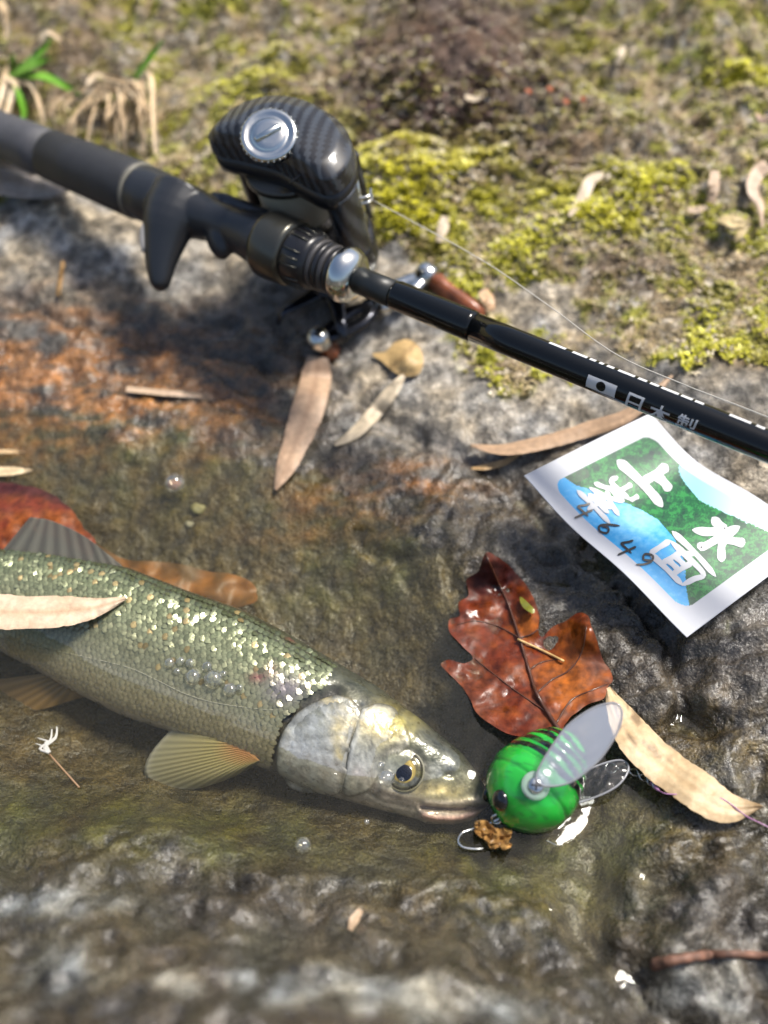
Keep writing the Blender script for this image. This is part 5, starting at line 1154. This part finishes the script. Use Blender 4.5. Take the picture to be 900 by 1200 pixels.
# twisted wire leader and pink line
def leader():
    c = smooth_poly([at(716, 900, .25), at(738, 903, .3), at(758, 913, .38), at(770, 922, .45)], 60); T, e1, e2 = frames(c)
    g = thing('wire_leader', c[0] - A3(0, 0, .2), 'twisted silver wire leader between lure and pink line', 'wire leader')
    for o_ in (0, math.pi):
        an = np.linspace(0, 5.2 * 2 * math.pi, 60) * .5 + o_; tube('wire', c + .085 * (e1 * np.cos(an)[:, None] + e2 * np.sin(an)[:, None]), .022, M_SIL, g, n=6)
    tube('loop', [c[0] + (T[0] * math.cos(a) + e1[0] * math.sin(a)) * .14 for a in np.linspace(0, 2 * math.pi, 18)], .022, M_SIL, g, n=6, cap=False)
leader()
pk = smooth_poly([at(763, 917, .42), at(772, 926, .5), at(780, 930, .72), at(800, 931, .78), at(825, 930, .82), at(850, 938, .85), at(874, 956, .75), at(896, 967, .6), at(960, 1000, .7)], 60)
tube('pink_line', pk, np.r_[np.linspace(.06, .05, 8), np.full(52, .016)], pmat('pink_mono', (.42, .20, .36), rough=.3, coat=.4), n=6, label='thin pink line crossing the spotted tan leaf', cat='fishing line')

# ------------------------------------------------------------------ air bubbles
M_BUB = clearmat('bubble_film', (.97, .97, .95), 1.7, .05, (.8, .8, .8), rough=.04, pw=1.6)
def bubble(px, py, rpx, z, lb, grp=None):
    p = at(px, py, z); rad = rpx * np.linalg.norm(p - CAM) / F
    o = dome('air_bubble', p, A3(1, 0, 0), A3(0, 1, 0), A3(0, 0, 1), rad, rad, rad * .9, M_BUB, nr=8, n=24, label=lb, cat='bubble', group=grp)
def zf(px, py): q = f_plS(px, py)[0]; return float(f_surf(q[None], .0)[0][2])
GB = 'bubbles on the flank of the fish'
for k, (x, y, r, lb) in enumerate([(227,793,10.5,'large bubble in the row on the fish flank, left of its neighbour'), (251,796,12,'largest bubble in the row on the fish flank'), (270,808,9,'bubble at the right end of the row on the fish flank'), (199,777,7,'bubble at the left end of the row on the fish flank'),
      (208,787,5,'small bubble between the left end and the large bubbles on the flank'), (212,775,6,'small bubble above the row, second from the left'), (243,781,7,'bubble above the largest bubble on the fish flank'), (281,806,5,'tiny bubble beside the right end bubble on the flank'), (223,777,6,'small bubble in the upper row on the fish flank'), (262,790,5,'tiny bubble tucked between the two right bubbles on the flank')]):
    bubble(x, y, r, max(zf(x, y) - .02, .02), lb, GB)
for x, y, r, z, lb in [(453,911,10,None,'clear bubble on the eye of the fish'), (447,896,4,None,'small bubble above the eye bubble'), (471,914,4,None,'tiny bubble on the pupil of the fish'), (355,990,9,.02,'single bubble floating in the pool below the fish head'), (205,566,12,.0,'flat ring shaped bubble on the water above the orange leaf'), (578,915,5,.15,'bubble against the front of the lure'), (577,925,4,.1,'smaller bubble below the one at the lure front'), (430,963,3,.02,'tiny bubble below the chin of the fish')]:
    bubble(x, y, r, (zf(x, y) + .05) if z is None else z, lb)
# small pebbles and chips in the pool
M_PEB = pmat('pebble', attr='Col', rough=.4, var=(400, .3), bump=[(300, .04, 3)])
for x, y, r, cc, lb in [(204,568,6,(.34,.13,.05),'orange pebble under the ring shaped bubble'), (232,596,7,(.26,.24,.12),'small yellowish pebble on the pool floor behind the fish'), (222,614,4,(.30,.28,.20),'tiny pale pebble near the yellowish one')]:
    p = hit(x, y)[0]; rad = r * .03; a = np.linspace(0, 2 * math.pi, 14, endpoint=False); V = []
    for th in np.linspace(-1.3, 1.4, 8):
        for g in a: V.append(p + rad * A3(math.cos(th) * math.cos(g) * 1.3, math.cos(th) * math.sin(g), .6 * math.sin(th)) * (1 + .15 * math.sin(3 * g + th * 2)))
    mesh('pebble', V, [tuple(f) for f in gridf(8, 14, True)] + [tuple(range(14))[::-1], tuple(range(98, 112))], M_PEB, col=np.tile(A3(*cc), (len(V), 1)), label=lb, cat='pebble')

# ------------------------------------------------------------------ water climbs a little where it meets the fish, the lure and the shore
def meniscus():
    x, y = WATER_XY; P = []
    for o in bpy.data.objects:
        if o.type == 'MESH' and o.parent and o.parent.name in ('fish', 'fishing_lure') and o.name.split('.')[0] in ('body', 'dorsal_fin'):
            v = np.empty(len(o.data.vertices) * 3, np.float32); o.data.vertices.foreach_get('co', v); v = v.reshape(-1, 3) / U + BASE[o.parent.name]
            P.append(v[np.abs(v[:, 2]) < .05][:, :2])
    P = np.vstack(P); dmin = np.full(len(x), 9.0)
    near = (x > P[:, 0].min() - 1) & (x < P[:, 0].max() + 1) & (y > P[:, 1].min() - 1) & (y < P[:, 1].max() + 1); idx = np.where(near)[0]
    P = P[::3]
    for i in range(0, len(idx), 2000):
        k = idx[i:i + 2000]; dmin[k] = np.sqrt(((x[k][:, None] - P[:, 0]) ** 2 + (y[k][:, None] - P[:, 1]) ** 2).min(1))
    me = water.data; n = len(me.vertices); v = np.empty(n * 3, np.float32); me.vertices.foreach_get('co', v); v = v.reshape(-1, 3)
    g = ground_z(x, y)
    add = .10 * np.exp(-dmin / .16) + .05 * np.exp(-np.maximum(-g, 0) / .12) + .012 * np.sin(dmin * 9) * np.exp(-dmin / .7)
    v[:, 2] += add * U; me.vertices.foreach_set('co', v.ravel()); me.update()
meniscus()
